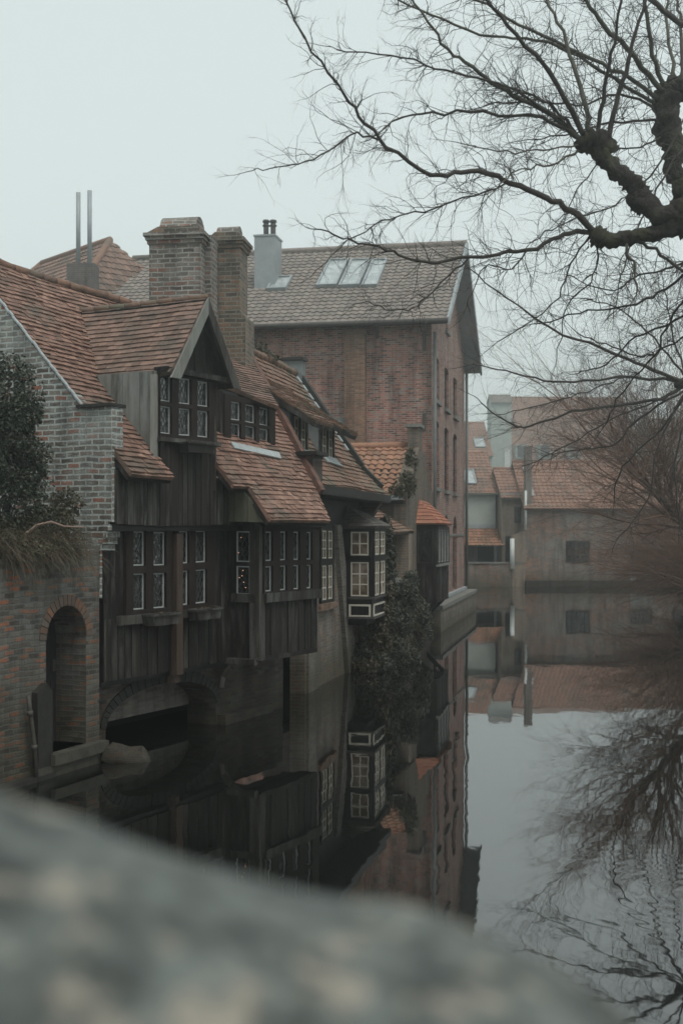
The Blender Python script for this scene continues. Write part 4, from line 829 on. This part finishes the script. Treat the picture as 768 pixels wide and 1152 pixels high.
# ================================================================ far bank buildings
def fpl(Y, t=.05): return Pl(V(0, Y, 0), V(1, t, 0), V(0, 0, 1))
def gabled(name, label, Y, dep, pxw, ywall, yridge, wm, rm, extra=0):
    """house whose front wall and front roof slope face the bridge"""
    f = fpl(Y); t_ = thing(name, label, 'house', V(((pxw[0] + pxw[1]) / 2 - CX) / FP * Y, Y, .9))
    a = f.hit(pxw[0], ywall)[0]; b = f.hit(pxw[1], ywall)[0]; ze = f.hit((pxw[0] + pxw[1]) / 2, ywall)[1]
    Yr = Y + dep; zr = CZ + (HZ - yridge) * Yr / FP
    mb = MB(); mb.slab(f, a, b, 0, ze, -dep * 2, 0); mb.build('wall', M[wm], t_)
    rpl = Pl(f.P(a, ze, .15), f.u, V(-.05 * dep, dep, zr - ze)); L_ = math.sqrt(dep ** 2 + (zr - ze) ** 2)
    mb = MB(); mb.pantile(rpl, [(-.1, -.2), (b - a + .1, -.2), (b - a + .1, L_), (-.1, L_)], .26, .34); mb.build('roof', M[rm], t_)
    mb = MB(); mb.prism(rpl, [(-.1, -.2), (b - a + .1, -.2), (b - a + .1, L_), (-.1, L_)], -.12, -.01)
    mb.prism(Pl(f.P(a, ze, 0), -f.n, V(0, 0, 1)), [(0, 0), (dep * 2, 0), (dep, zr - ze - .12)], .05, b - a - .05)
    c0, c1, c2, c3 = rpl.P(-.1, L_), rpl.P(b - a + .1, L_), f.P(b + .1, ze, -2 * dep), f.P(a - .1, ze, -2 * dep); mb.face([c0, c3, c2, c1]); mb.build('gable', M[wm], t_)
    mb = MB(); mb.tube([c0, c1], [.12, .12], 7); mb.build('ridge_tile', M[rm], t_, True)
    t_['_'] = 0; del t_['_']
    return t_, f, rpl, (a, b, ze)
bn, f, rpl, dim = gabled('canal_barn', 'long brick barn with orange tiled roof and barred windows at the canal end', 71.5, 3.6, (590, 800), 570, 519, 'brick_barn', 'tile_far')
for i, (a, b, c, d) in enumerate(((636, 663, 633, 608), (708, 733, 635, 618), (756, 775, 634, 616))):
    p, q = f.hit(a, c), f.hit(b, d); leaded(f, p[0], q[0], p[1], q[1], .01, bn, frm='wood_mid', gl='glass', style='bars', nx=5, ny=3, b=.08, gb=.05)
mb = MB(); p, q = f.hit(708, 656), f.hit(733, 636); mb.slab(f, p[0], q[0], p[1], q[1], 0, .06); mb.build('panel', M['wood_grey'], bn)
mb = MB(); mb.slab(f, dim[0], dim[1] + 2, -.3, .38, 0, .3); mb.build('plinth', M['brick_dark'], bn)
mb = MB(); p, q = rpl.hit(596, 560), rpl.hit(600, 527); mb.slab(rpl, p[0], p[0] + .22, p[1], q[1], .1, .16); mb.build('verge_flashing', M['lead'], bn)
mb = MB(); p, q = f.hit(591, 571), f.hit(598, 502); mb.slab(f, p[0], q[0], p[1] - 1, q[1], -.6, .02); mb.build('chimney', M['brick_far'], bn)
mb = MB(); p = f.P(*f.hit(590.5, 596), .1); q = f.P(*f.hit(590.5, 552), .1); mb.tube([p, q], [.07, .07], 8); mb.build('downpipe', M['white'], bn, True)
yw = thing('yard_wall', 'low stained brick yard wall left of the barn at the water', 'wall', at(557, 661, 71))
mb = MB(); f = fpl(71.5); a, b = f.hit(500, 640)[0], f.hit(590, 640)[0]; mb.slab(f, a, b, -.4, f.hit(555, 634)[1], -.3, 0); mb.build('wall', M['brick_barn'], yw)
mb = MB(); mb.slab(f, a, b, f.hit(555, 634)[1], f.hit(555, 634)[1] + .08, -.35, .06); mb.build('coping', M['stone'], yw)
mb = MB(); q = f.hit(573, 634)[1]; a, b = f.hit(575.5, 620)[0], f.hit(590, 620)[0]; mb.prism(f, [(a, 0), (b, 0), (b, f.hit(0, 597)[1]), (a, f.hit(0, 603)[1])], -.25, .03); mb.build('raised_wall', M['brick_ochre'], yw)
mb = MB(); mb.tube([f.P(a, q - .3, .08), f.P(a, f.hit(0, 606)[1], .08)], [.13, .13], 6); mb.build('downpipe', M['white'], yw, True)
nh, f, rpl, dim = gabled('narrow_house', 'narrow pale brick cottage with tiled roof squeezed left of the barn chimney', 72.6, 2.6, (564, 590), 558, 527, 'brick_ochre', 'tile_far')
p, q = f.hit(578, 588), f.hit(589, 570); leaded(f, p[0], q[0], p[1], q[1], .01, nh, frm='wood_mid', gl='glass', style='bars', nx=2, ny=2, b=.07, gb=.04)
mb = MB(); p, q = f.hit(568, 634), f.hit(574, 603); mb.slab(f, p[0], q[0], p[1], q[1], 0, .04); mb.build('door', M['wood_black'], nh)
mb = MB(); p, q = f.hit(563, 560), f.hit(592, 555); mb.slab(f, p[0], q[0], p[1], q[1], 0, .12); mb.build('fascia', M['metal_grey'], nh)
lh, f, rpl, dim = gabled('clad_house', 'house with grey clad upper wall and orange roof with a white roof window', 74, 3.6, (490, 557), 553, 509, 'render_pale', 'tile_far')
skylight(rpl, [(521, 546), (534, 546), (534, 530), (521, 530)], parent=lh)
mb = MB(); p, q = f.hit(521, 596), f.hit(556, 590); mb.slab(f, p[0], q[0], p[1], q[1], 0, .06); mb.build('fascia', M['metal_grey'], lh)
mb = MB(); sl2 = Pl(f.P(f.hit(515, 614)[0], f.hit(0, 614)[1], 1.6), f.u, V(0, 1.5, .95)); mb.pantile(sl2, [(0, 0), (2.5, 0), (2.5, 1.85), (0, 1.85)], .24, .3); mb.build('porch_roof', M['tile_orange'], lh)
mb = MB(); p, q = f.hit(505, 640), f.hit(556, 597); mb.slab(f, p[0], q[0], p[1], q[1], 0, .04); mb.build('lower_wall', M['brick_far'], lh)
mb = MB(); p, q = f.hit(537, 634), f.hit(555, 615); mb.slab(f, p[0], q[0], p[1], q[1], .04, .08); mb.build('dark_opening', M['wood_dark'], lh)  # dark slab: shade of the opening painted as a flat panel
mb = MB(); mb.tube([f.P(*f.hit(556.5, 634), .2), f.P(*f.hit(556.5, 598), .2)], [.09, .09], 6); mb.build('downpipe', M['white'], lh, True)
uh, f, rpl, dim = gabled('stepped_back_house', 'house whose plain roof with one small roof window rises behind the grey clad house', 120, 5.2, (480, 553), 512, 475, 'render_pale', 'tile_far')
skylight(rpl, [(533, 504), (545, 504), (545, 494), (533, 494)], parent=uh)
gh, f, rpl, dim = gabled('gabled_tower_house', 'tall narrow grey gabled house in the fog above the narrow cottage', 150, 1.4, (552, 575), 452, 444, 'render_pale', 'pantile_grey')
mb = MB(); p, q = f.hit(567, 530), f.hit(573, 505); mb.slab(f, p[0], q[0], p[1], q[1], 0, .1); mb.build('window', M['white'], gh)
bh, f, rpl, dim = gabled('fogbound_house', 'broad house with pink tiled roof and dormers fading in the fog behind the barn', 165, 9, (573, 720), 518, 446, 'render_pale', 'tile_far')
for a in (580, 606, 640):
    q = fpl(165.2).off(1.0); p0, p1 = q.hit(a, 516), q.hit(a + 13, 500); mb = MB(); mb.slab(q, p0[0], p1[0], p0[1], p1[1], -2.5, 0); d_o = mb.build('dormer', M['render_pale'], bh)
    mb = MB(); mb.slab(q, p0[0] + .2, p1[0] - .2, p0[1] + .2, p1[1] - .15, 0, .05); mb.build('window', M['glass'], d_o)
eh, f, rpl, dim = gabled('tree_hidden_house', 'grey fronted house half hidden behind the bare branches on the far right', 150, 6, (735, 850), 500, 470, 'render_pale', 'pantile_grey')
mb = MB(); q = fpl(71.5)
# right bank quay wall
rq = thing('bank_wall', 'low dark retaining wall along the right bank under the shrubs', 'wall', V(12, 40, 0))
mb = MB(); pr_ = [V(5.2, -14, 0), V(5.5, 16, 0), V(15, 50, 0), V(20.6, 74, 0)]
for a, b in zip(pr_, pr_[1:]):
    d = (b - a); q = Pl(a, -d.normalized() * -1, V(0, 0, 1)); q = Pl(b, (a - b), V(0, 0, 1)); mb.slab(q, 0, d.length, -.5, .95, -.3, 0)
mb.build('wall', M['brick_dark'], rq)

# ================================================================ vegetation
def jit(p, a): return p + V(random.gauss(0, a), random.gauss(0, a), random.gauss(0, a))
def leafmass(mb, blobs, n, size, edge=.25):
    tot = sum(b[1] * b[2] * b[3] for b in blobs)
    for c, rx, ry, rz in blobs:
        for i in range(int(n * rx * ry * rz / tot)):
            d = V(random.gauss(0, 1), random.gauss(0, 1), random.gauss(0, 1)).normalized(); r_ = random.random() ** .35
            p = c + V(d.x * rx, d.y * ry, d.z * rz) * r_
            k = noise.noise(p * 3.1); k2 = noise.noise(p * 9)
            if k + .5 * k2 < -.18 or r_ > .75 + .45 * noise.noise(p * 2.2 + V(5, 0, 0)) + .3: continue
            mb.leaf(p, size * random.uniform(.6, 1.3))
def twigs(mb, p, d, L, r0, lvl, droop=0, n=6, wig=.18, sides=4, kids=5, spread=.8):
    pts, rad = [p], [r0]; d = d.normalized()
    for i in range(n):
        d = (d + V(random.gauss(0, wig), random.gauss(0, wig), random.gauss(0, wig) - droop)).normalized(); pts.append(pts[-1] + d * (L / n)); rad.append(r0 * (1 - .8 * (i + 1) / n))
    mb.tube(pts, rad, sides, cap=False)
    if lvl > 0:
        for i in range(kids):
            k = random.randint(1, n - 1); dd = (pts[k + 1] - pts[k]).normalized(); side = dd.cross(V(random.gauss(0, 1), random.gauss(0, 1), random.gauss(0, 1))).normalized()
            twigs(mb, pts[k], dd + side * random.uniform(.5, 1) * spread, L * random.uniform(.35, .6), rad[k] * .6, lvl - 1, droop, max(3, n - 1), wig, 3, max(2, kids - 1), spread)
# evergreen bush on the garden wall
bush = thing('evergreen_bush', 'dark evergreen bush leaning against the grey gable on the garden wall', 'bush', at(20, 610, 16.2))
mb = MB(); leafmass(mb, [(at(8, 450, 16.2), .5, .5, .65), (at(2, 510, 16.2), .62, .5, .55), (at(30, 520, 16.0), .38, .35, .35), (at(15, 575, 16.0), .6, .45, .45), (at(-15, 480, 16), .6, .6, .9), (at(28, 470, 16.3), .25, .3, .3), (at(35, 540, 16.2), .3, .3, .3)], 36000, .042); mb.build('foliage', M['leaf_dark'], bush)
mb = MB()
for i in range(9): twigs(mb, at(5, 615, 16.2), V(random.gauss(-.1, .25), random.gauss(0, .2), 1), 1.15, .02, 1, n=7, wig=.1, kids=4, spread=.5)
mb.build('stem', M['twig'], bush)
cr = thing('trailing_creeper', 'dry olive creeper with one pale bare stem trailing over the top of the garden wall', 'plant', at(60, 630, 16.2))
mb = MB(); leafmass(mb, [(at(50, 590, 16.3), .42, .3, .28), (at(75, 570, 16.6), .25, .2, .25), (at(25, 605, 16), .5, .35, .25), (at(85, 600, 16.6), .2, .2, .15), (at(20, 622, 15.3), .45, .2, .2), (at(55, 618, 15.9), .35, .2, .16), (at(85, 622, 16.5), .2, .15, .12)], 8500, .042); mb.build('foliage', M['leaf_olive'], cr)
mb = MB()
for i in range(800):
    x_ = random.uniform(-5, 98); b0 = at(x_, random.uniform(600, 626), 15.05 + x_ * .0145); twigs(mb, b0, V(random.gauss(.1, .4), -.35, random.uniform(-.5, .5)), random.uniform(.25, .7), .0045, 0, .16, 6, .15, 3)
mb.build('trailing_stem', M['leaf_brown'], cr)
mb = MB(); mb.tube([at(28, 603, 15.6), at(42, 592, 15.6), at(58, 588, 15.6), at(72, 593, 15.7), at(96, 594, 15.9)], [.022, .02, .018, .014, .01], 6); mb.build('bare_stem', plain('pale_stem', (.2, .14, .11), .8), cr)
# ivy over the canal wall
ivy = thing('ivy', 'big tumbling mass of ivy falling over the canal wall right of the black oriel', 'ivy', G.W(8, -.5, 1.2))
mb = MB(); bl = []
for (x_, y_, r_, Y_) in ((405, 735, .35, 28), (420, 715, .42, 28.5), (435, 690, .5, 29.2), (450, 700, .5, 29.8), (455, 670, .48, 30), (468, 690, .5, 31), (472, 715, .45, 31.5), (445, 735, .5, 29), (425, 745, .4, 28), (460, 740, .4, 30), (440, 655, .35, 29.5), (462, 652, .3, 31), (478, 700, .3, 32.5)):
    bl.append((at(x_, y_, Y_), r_ * .74, r_ * .7, r_ * .84))
leafmass(mb, bl, 34000, .055); mb.build('foliage', M['leaf_ivy'], ivy)
mb = MB(); leafmass(mb, [(at(432, 665, 28.8), .25, .3, .3), (at(425, 690, 28.6), .3, .3, .4), (at(428, 720, 28.3), .3, .3, .4), (at(412, 750, 27.8), .35, .3, .2)], 3500, .07)
for i in range(300):
    x_ = random.uniform(400, 470); twigs(mb, at(x_, random.uniform(665, 720), 28 + (x_ - 400) * .04), V(random.gauss(0, .4), -.2, -.5), random.uniform(.3, .8), .006, 0, .12, 6, .2, 3)
mb.build('dry_growth', M['leaf_brown'], ivy)
iv2 = thing('climbing_ivy', 'thin ivy climbing the wall between the oriel and the lean-to', 'ivy', G.W(6, 0, 2))
mb = MB(); leafmass(mb, [(at(433, 600, 29.3), .2, .2, .45), (at(436, 630, 29.3), .22, .2, .4), (at(428, 645, 29.0), .2, .2, .25)], 2200, .075); mb.build('foliage', M['leaf_ivy'], iv2)
iv3 = thing('roof_ivy', 'patch of moss green ivy creeping over the orange roof at the stepped gable', 'ivy', B.W(-4, 0, 4.5))
mb = MB(); leafmass(mb, [(at(457, 545, 34.2), .28, .4, .4), (at(462, 520, 35.6), .2, .3, .45), (at(448, 552, 33.8), .3, .3, .2)], 2200, .08); mb.build('foliage', M['leaf_olive'], iv3)
rg = thing('ridge_plant', 'tuft of weeds growing on the ridge beside the brown chimney', 'plant', G.W(2, 1.6, 6.8))
mb = MB(); leafmass(mb, [(at(288, 396, 27), .35, .3, .2), (at(300, 403, 27.4), .3, .3, .12)], 1500, .07); mb.build('foliage', M['leaf_olive'], rg)

# pollarded tree
tr = thing('pollarded_tree', 'bare pollarded tree with mossy knuckled limbs reaching in from the right', 'tree', V(6.0, 15.2, .9))
TY = 15.0
def pth(pts, Y0=TY, Y1=None):
    Y1 = Y0 if Y1 is None else Y1; n = len(pts); return [at(x_, y_, Y0 + (Y1 - Y0) * i / (n - 1)) for i, (x_, y_) in enumerate(pts)]
def smooth(P, k=4):
    o = []
    for i in range(len(P) - 1):
        p0, p1, p2, p3 = P[max(i - 1, 0)], P[i], P[i + 1], P[min(i + 2, len(P) - 1)]
        for j in range(k):
            t_ = j / k; o.append(.5 * ((2 * p1) + (p2 - p0) * t_ + (2 * p0 - 5 * p1 + 4 * p2 - p3) * t_ ** 2 + (3 * p1 - p0 - 3 * p2 + p3) * t_ ** 3))
    return o + [P[-1]]
def rads(pts, rr):
    n = len(pts); m = len(rr); return [rr[min(int(i / (n - 1) * (m - 1)), m - 2)] * (1 - (i / (n - 1) * (m - 1) - min(int(i / (n - 1) * (m - 1)), m - 2))) + rr[min(int(i / (n - 1) * (m - 1)), m - 2) + 1] * (i / (n - 1) * (m - 1) - min(int(i / (n - 1) * (m - 1)), m - 2)) for i in range(n)]
mb = MB(); u = TY / FP
def limb(pts, rpx, Y0=TY, Y1=None, n=14, k=7):
    P = smooth(pth(pts, Y0, Y1), k); mb.tube(P, [r_ * .84 * (Y0 / FP) for r_ in rads(P, rpx)], n, .55)
P = smooth([V(6.1, 15.3, .7), V(6.0, 15.25, 2.2), V(5.75, 15.1, 4.2), V(5.2, 15.05, 5.9), at(800, 262, TY)], 6); mb.tube(P, rads(P, [.46, .36, .32, .30, .22]), 18, .25)
limb([(812, 275), (790, 262), (765, 252), (740, 262), (715, 266), (690, 270), (672, 268)], [24, 20, 15, 10, 9.5, 9.5, 12])
limb([(680, 270), (670, 265), (664, 262)], [10, 15, 5])
limb([(800, 262), (775, 240), (752, 245), (735, 238), (722, 224), (712, 207), (698, 196), (685, 185), (672, 168), (660, 158)], [26, 22, 15, 15, 15, 13, 11, 11, 13, 9])
limb([(725, 232), (712, 226), (705, 228)], [14, 13, 5])
limb([(686, 172), (672, 160), (655, 162), (650, 158)], [10, 17, 14, 6])
limb([(690, 170), (682, 158), (684, 150)], [8, 9, 4])
limb([(800, 262), (782, 235), (768, 215), (765, 200)], [24, 22, 14, 12])
limb([(795, 250), (772, 205), (757, 195), (757, 170), (750, 145), (748, 120), (757, 100), (768, 96)], [22, 13, 11, 14, 17, 17, 18, 9], TY + 1.5)
mb.build('trunk', M['bark'], tr, True)
br = MB(); tw = MB(); trd = MB()
def branch(pts, r0, r1, Y0=TY, Y1=None, dens=1.0, tl=.9, pale_bark=False):
    P = smooth(pth(pts, Y0, Y1), 5); P = [P[0]] + [jit(p, .014) for p in P[1:]]; rr = [.72 * r_ * Y0 / FP for r_ in rads(P, [r0, (r0 + r1) / 2, r1])]; (trd if pale_bark else br).tube(P, rr, 6, .2)
    L = sum((b - a).length for a, b in zip(P, P[1:])); n = int(L * 17 * dens)
    for i in range(n):
        k = random.randint(1, len(P) - 2); f_ = k / len(P); d = (P[k + 1] - P[k]).normalized(); t_ = random.random()
        side = d.cross(V(random.gauss(0, .6), random.gauss(0, 1), random.gauss(0, .6))).normalized()
        twigs(tw, P[k].lerp(P[k + 1], t_), d * .7 + side * random.uniform(.5, 1.1), random.uniform(.3, 1.0) * tl * (1.15 - f_ * .5), min(.0058, rr[k] * .5), 2 if random.random() < .5 else 1, .008, 7, .27, 3, 4)
    twigs(tw, P[-1], P[-1] - P[-2], .45 * tl, rr[-1], 1, .01, 6, .16, 3, 4)
BR = [
 ([(669, 262), (645, 242), (620, 227), (575, 205), (529, 193), (484, 195), (426, 156), (393, 113), (361, 71), (319, 0)], 5.5, 1.2, TY, 13.5),
 ([(668, 262), (633, 266), (594, 282), (529, 289), (477, 295), (432, 282), (393, 269), (356, 258)], 4.2, 1.0, TY, 14),
 ([(426, 156), (395, 152), (360, 175), (320, 186), (285, 190)], 1.8, .8, 14, 13.4),
 ([(575, 205), (520, 225), (450, 245), (400, 265), (360, 300)], 1.6, .8, TY, 14),
 ([(701, 268), (711, 298), (717, 331)], 3, 1.2, TY, 14.6),
 ([(659, 158), (627, 97), (581, 39), (542, -5)], 4.8, 2.2, TY, 14),
 ([(662, 152), (653, 97), (633, 39), (612, -5)], 4.4, 2, TY, 15.6),
 ([(669, 158), (680, 100), (690, 50), (697, -5)], 3.6, 2, TY, 14.4),
 ([(683, 158), (695, 105), (712, 50), (727, -5)], 4.6, 2.2, TY, 14.8),
 ([(655, 160), (614, 126), (568, 104), (529, 75), (497, 49), (462, -5)], 4.6, 1.5, TY, 14),
 ([(653, 158), (630, 130), (595, 106), (585, 104), (568, 100)], 2.6, 1.2, TY, 14.4),
 ([(650, 158), (607, 133), (529, 126), (464, 130), (420, 152)], 3.2, 1.0, TY, 14),
 ([(650, 155), (610, 122), (560, 92), (500, 78), (440, 62), (380, 58)], 2.4, .9, TY, 13.6),
 ([(655, 165), (610, 170), (570, 172), (520, 160)], 1.6, .8, TY, 14.2),
 ([(655, 170), (620, 185), (585, 192), (555, 215)], 2, .8, TY, 14.2),
 ([(752, 110), (720, 75), (680, 30), (655, -5)], 5, 3, 16.5, 15.5),
 ([(752, 105), (732, 60), (725, -5)], 4.5, 3, 16.5, 16),
 ([(748, 118), (700, 82), (640, 55), (570, 20), (520, -5)], 3.6, 1.6, 16.5, 15),
 ([(745, 122), (700, 95), (640, 60), (600, 45), (540, 40), (470, 12), (440, -5)], 3, 1.2, 16.5, 15),
 ([(760, 98), (752, 50), (748, -5)], 3.6, 2, 16.5, 17),
 ([(765, 96), (766, 40), (760, -5)], 3.4, 2, 16.5, 17.5),
 ([(742, 125), (700, 105), (650, 118), (590, 115), (540, 120)], 2.2, 1, 16.5, 15.5),
 ([(740, 135), (690, 138), (660, 145), (600, 160)], 2.2, 1, 16.5, 15.5),
 ([(750, 150), (720, 165), (690, 170), (660, 200), (640, 235)], 1.6, .8, 16.5, 15.5),
 ([(706, 266), (735, 282), (768, 305)], 3.4, 2, TY, 15),
 ([(768, 430), (724, 412), (672, 389), (633, 376), (581, 344), (529, 302)], 4, 1.0, 25, 23.5),
 ([(768, 428), (698, 425), (633, 430), (581, 421), (529, 409)], 3.2, 1.0, 25, 24),
 ([(768, 433), (745, 447), (691, 457), (644, 464), (594, 479), (574, 477), (539, 452)], 4, 1.2, 25, 25),
 ([(768, 440), (720, 470), (690, 500), (660, 505), (620, 510)], 2.6, 1.2, 25, 25.5),
 ([(770, 445), (745, 480), (700, 525), (690, 560)], 2.6, 1.2, 25, 26),
 ([(700, 425), (660, 440), (610, 455), (560, 468)], 1.6, .8, 24.5, 25),
 ([(780, 300), (740, 330), (700, 345), (650, 352), (600, 365)], 2.4, 1.0, 15.5, 17),
 ([(790, 340), (750, 365), (715, 380), (680, 410), (650, 420)], 2.2, 1, 16, 18),
 ([(664, 262), (640, 300), (620, 345), (560, 385)], 1.8, .8, TY, 15.5),
 ([(672, 272), (668, 310), (640, 345), (625, 400)], 1.5, .8, TY, 15.5),
 ([(529, 290), (500, 315), (470, 345), (440, 350), (410, 340)], 1.6, .7, TY, 14.5),
 ([(594, 282), (570, 305), (545, 300), (525, 345)], 1.4, .7, TY, 14.5),
 ([(768, 30), (745, 12), (728, -5)], 5, 4, 15.5, 15.5),
 ([(790, 320), (762, 345), (735, 400), (700, 440), (680, 480)], 2.2, 1, 16, 17),
 ([(790, 360), (760, 385), (720, 400), (690, 390), (650, 375)], 2, 1, 16, 17),
 ([(780, 290), (755, 300), (720, 310), (690, 325), (655, 320)], 2, 1, 15.5, 16.5),
 ([(785, 150), (750, 190), (720, 250), (700, 300), (690, 350)], 1.8, .8, 15.8, 15),
 ([(770, 130), (730, 200), (690, 230), (640, 250), (600, 270)], 1.6, .8, 16, 15.2),
]
for b_ in BR:
    if b_[3] > 20: continue
    random.seed(int(b_[0][0][0] * 7 + b_[0][-1][0] * 3 + b_[0][-1][1])); far = b_[3] > 16
    branch(b_[0], b_[1], b_[2], b_[3], b_[4], 1.0 if b_[3] <= 15.6 else .9, .9, pale_bark=(b_[0][0][0] in (662, 752, 748, 745, 760, 655)))
br.build('branch', M['twig'], tr, True); trd.build('young_branch', M['twig_pale'], tr, True); tw.build('crown', M['twig'], tr)

t2 = thing('pollarded_tree', 'lower bare pollarded tree whose long boughs stretch across in front of the far roofs', 'tree', V(8.9, 25.3, .9))
mb = MB(); P = smooth([V(8.9, 25.3, .7), V(8.7, 25.3, 2.4), V(8.2, 25.2, 4.6), at(800, 418, 25)], 6); mb.tube(P, rads(P, [.38, .3, .24, .2]), 14, .25)
P = smooth([at(815, 410, 25), at(790, 425, 25), at(768, 431, 25), at(758, 434, 25)], 5); mb.tube(P, rads(P, [.2, .16, .12, .05]), 12, .4); mb.build('trunk', M['bark'], t2, True)
br = MB(); tw = MB(); trd = MB()
for b_ in BR:
    if b_[3] < 20: continue
    random.seed(int(b_[0][0][0] * 7 + b_[0][-1][0] * 3 + b_[0][-1][1])); branch(b_[0], b_[1] * .8, b_[2] * .8, b_[3], b_[4], .65, 1.35)
for q_ in ([(770, 440), (740, 500), (728, 560), (700, 600)], [(775, 450), (760, 520), (764, 590)], [(765, 436), (730, 455), (690, 470), (640, 500), (600, 520)], [(770, 425), (735, 380), (700, 350), (655, 335)], [(770, 420), (755, 370), (745, 320)]):
    random.seed(int(q_[-1][0])); branch(q_, 1.8, .8, 25, 25, .65, 1.35)
br.build('branch', M['twig'], t2, True); tw.build('crown', M['twig'], t2)

# second tree and thickets on the right bank
def bare_tree(name, label, base, h, spread, n, seed, m, lean=V(-.3, 0, 1), lvl=3, r=.16):
    random.seed(seed); t_ = thing(name, label, 'tree', base); a = MB(); c = MB()
    top = base + V(lean.x * h * .35, lean.y * h * .35, h * .38); P = smooth([base - V(0, 0, .2), base.lerp(top, .5) + V(.1, 0, 0), top], 4); a.tube(P, rads(P, [r, r * .8, r * .6]), 10, .2)
    for i in range(n):
        th = random.uniform(0, 2 * math.pi); k = random.choice(P[len(P) // 3:]); d = V(math.cos(th) * spread, math.sin(th) * spread, random.uniform(.2, 1.1)) + lean * .2
        twigs(c, k, d, h * random.uniform(.4, .68), r * .28, lvl, -.01, 8, .13, 4, 8, .75)
    a.build('trunk', M['bark'], t_, True); c.build('crown', m, t_); return t_
bare_tree('bare_tree', 'slender bare tree on the right bank in front of the far barn', V(12.6, 39, .9), 9.5, 1.0, 34, 3, M['twig_rust'], lean=V(-.9, -.1, 1))
bare_tree('bare_tree', 'paler bare tree standing in the fog at the right edge of the photo', V(18.0, 58, .9), 13.5, .9, 26, 5, M['twig'], lean=V(-.5, 0, 1))
def thicket(name, label, c, n, L, seed, m, droopx=-.5):
    random.seed(seed); t_ = thing(name, label, 'shrub', c); a = MB()
    for i in range(n):
        twigs(a, c + V(random.gauss(0, .5), random.gauss(0, .7), 0), V(random.gauss(droopx, .6), random.gauss(0, .5), random.uniform(.1, 1.2)), L * random.uniform(.6, 1.15), .028, 2, .03, 8, .14, 3, 5, .8)
    a.build('twig_mass', m, t_); return t_
thicket('russet_shrub', 'big russet bare shrub arching over the water from the right bank', V(14.3, 46.5, .9), 110, 5.6, 11, M['twig_rust'], -.85)
thicket('russet_shrub', 'lower russet shrub behind the arching one, hiding the end of the barn', V(17.0, 56, .9), 90, 5.4, 12, M['twig_rust'])
wb = thing('waterside_ivy', 'dark leafy clump hanging at the waterline by the right edge', 'shrub', V(13.6, 47, .3))
mb = MB(); leafmass(mb, [(V(14.0, 48.2, .75), 1.0, 1.5, .75), (V(14.5, 50, .9), 1.1, 1.5, .9), (V(13.4, 46, .7), .8, 1.2, .7)], 9000, .12); mb.build('foliage', M['leaf_ivy'], wb)

# ================================================================ bridge parapet under the lens
pb = thing('bridge_parapet', 'lichen spotted grey stone parapet of the bridge, out of focus in the foreground', 'parapet', V(0, .8, 0))
sil = [(-900, 640), (-500, 745), (-200, 838), (-60, 890), (0, 914), (70, 932), (140, 955), (220, 985), (330, 1018), (430, 1038), (520, 1058), (600, 1086), (660, 1116), (720, 1162), (800, 1250), (1000, 1480)]
P = [at(x_, y_, .95) for x_, y_ in sil]; P = smooth(P, 4); mb = MB(); rows_ = []
for p in P:
    sl_ = [V(p.x, 1.15, 0), V(p.x, 1.15, p.z - .12), V(p.x, 1.10, p.z - .05), V(p.x, 1.03, p.z - .012)] + [V(p.x, .95 - .04 * i, p.z - .004 * i * i * .35) for i in range(9)] + [V(p.x, .60, p.z - .07), V(p.x, .58, p.z - .2), V(p.x, .58, 0)]
    rows_.append([q + V(0, 0, .012 * noise.noise(q * 9) if q.z > .1 else 0) for q in sl_])
i0 = 0; m = len(rows_[0])
for rr in rows_: mb.v += rr
for i in range(len(rows_) - 1):
    for j in range(m - 1):
        a = i * m + j; mb.f.append((a, a + 1, a + m + 1, a + m)); mb.r.append(.5)
s = N('lichen_stone', .9); l1 = s.noise(s.geo, 17, 7, .7, .3); l2 = s.noise(s.geo, 19, 5, .6); l3 = s.noise(s.geo, 60, 4, .7)
c = s.mix(s.ramp(l1.outputs[0], [(.4, 0.0), (.6, 1.0)]), (.04, .045, .042), (.115, .13, .122))
c = s.mix(s.ramp(l2.outputs[0], [(.56, 0.0), (.62, .85)]), c, (.25, .225, .185)); c = s.mix(.6, c, s.ramp(l3.outputs[0], [(.3, .6), (.7, 1.4)]), 'MULTIPLY'); s.bump(l3.outputs[0], .6, .01)
mb.build('coping', s.done(c), pb, True)
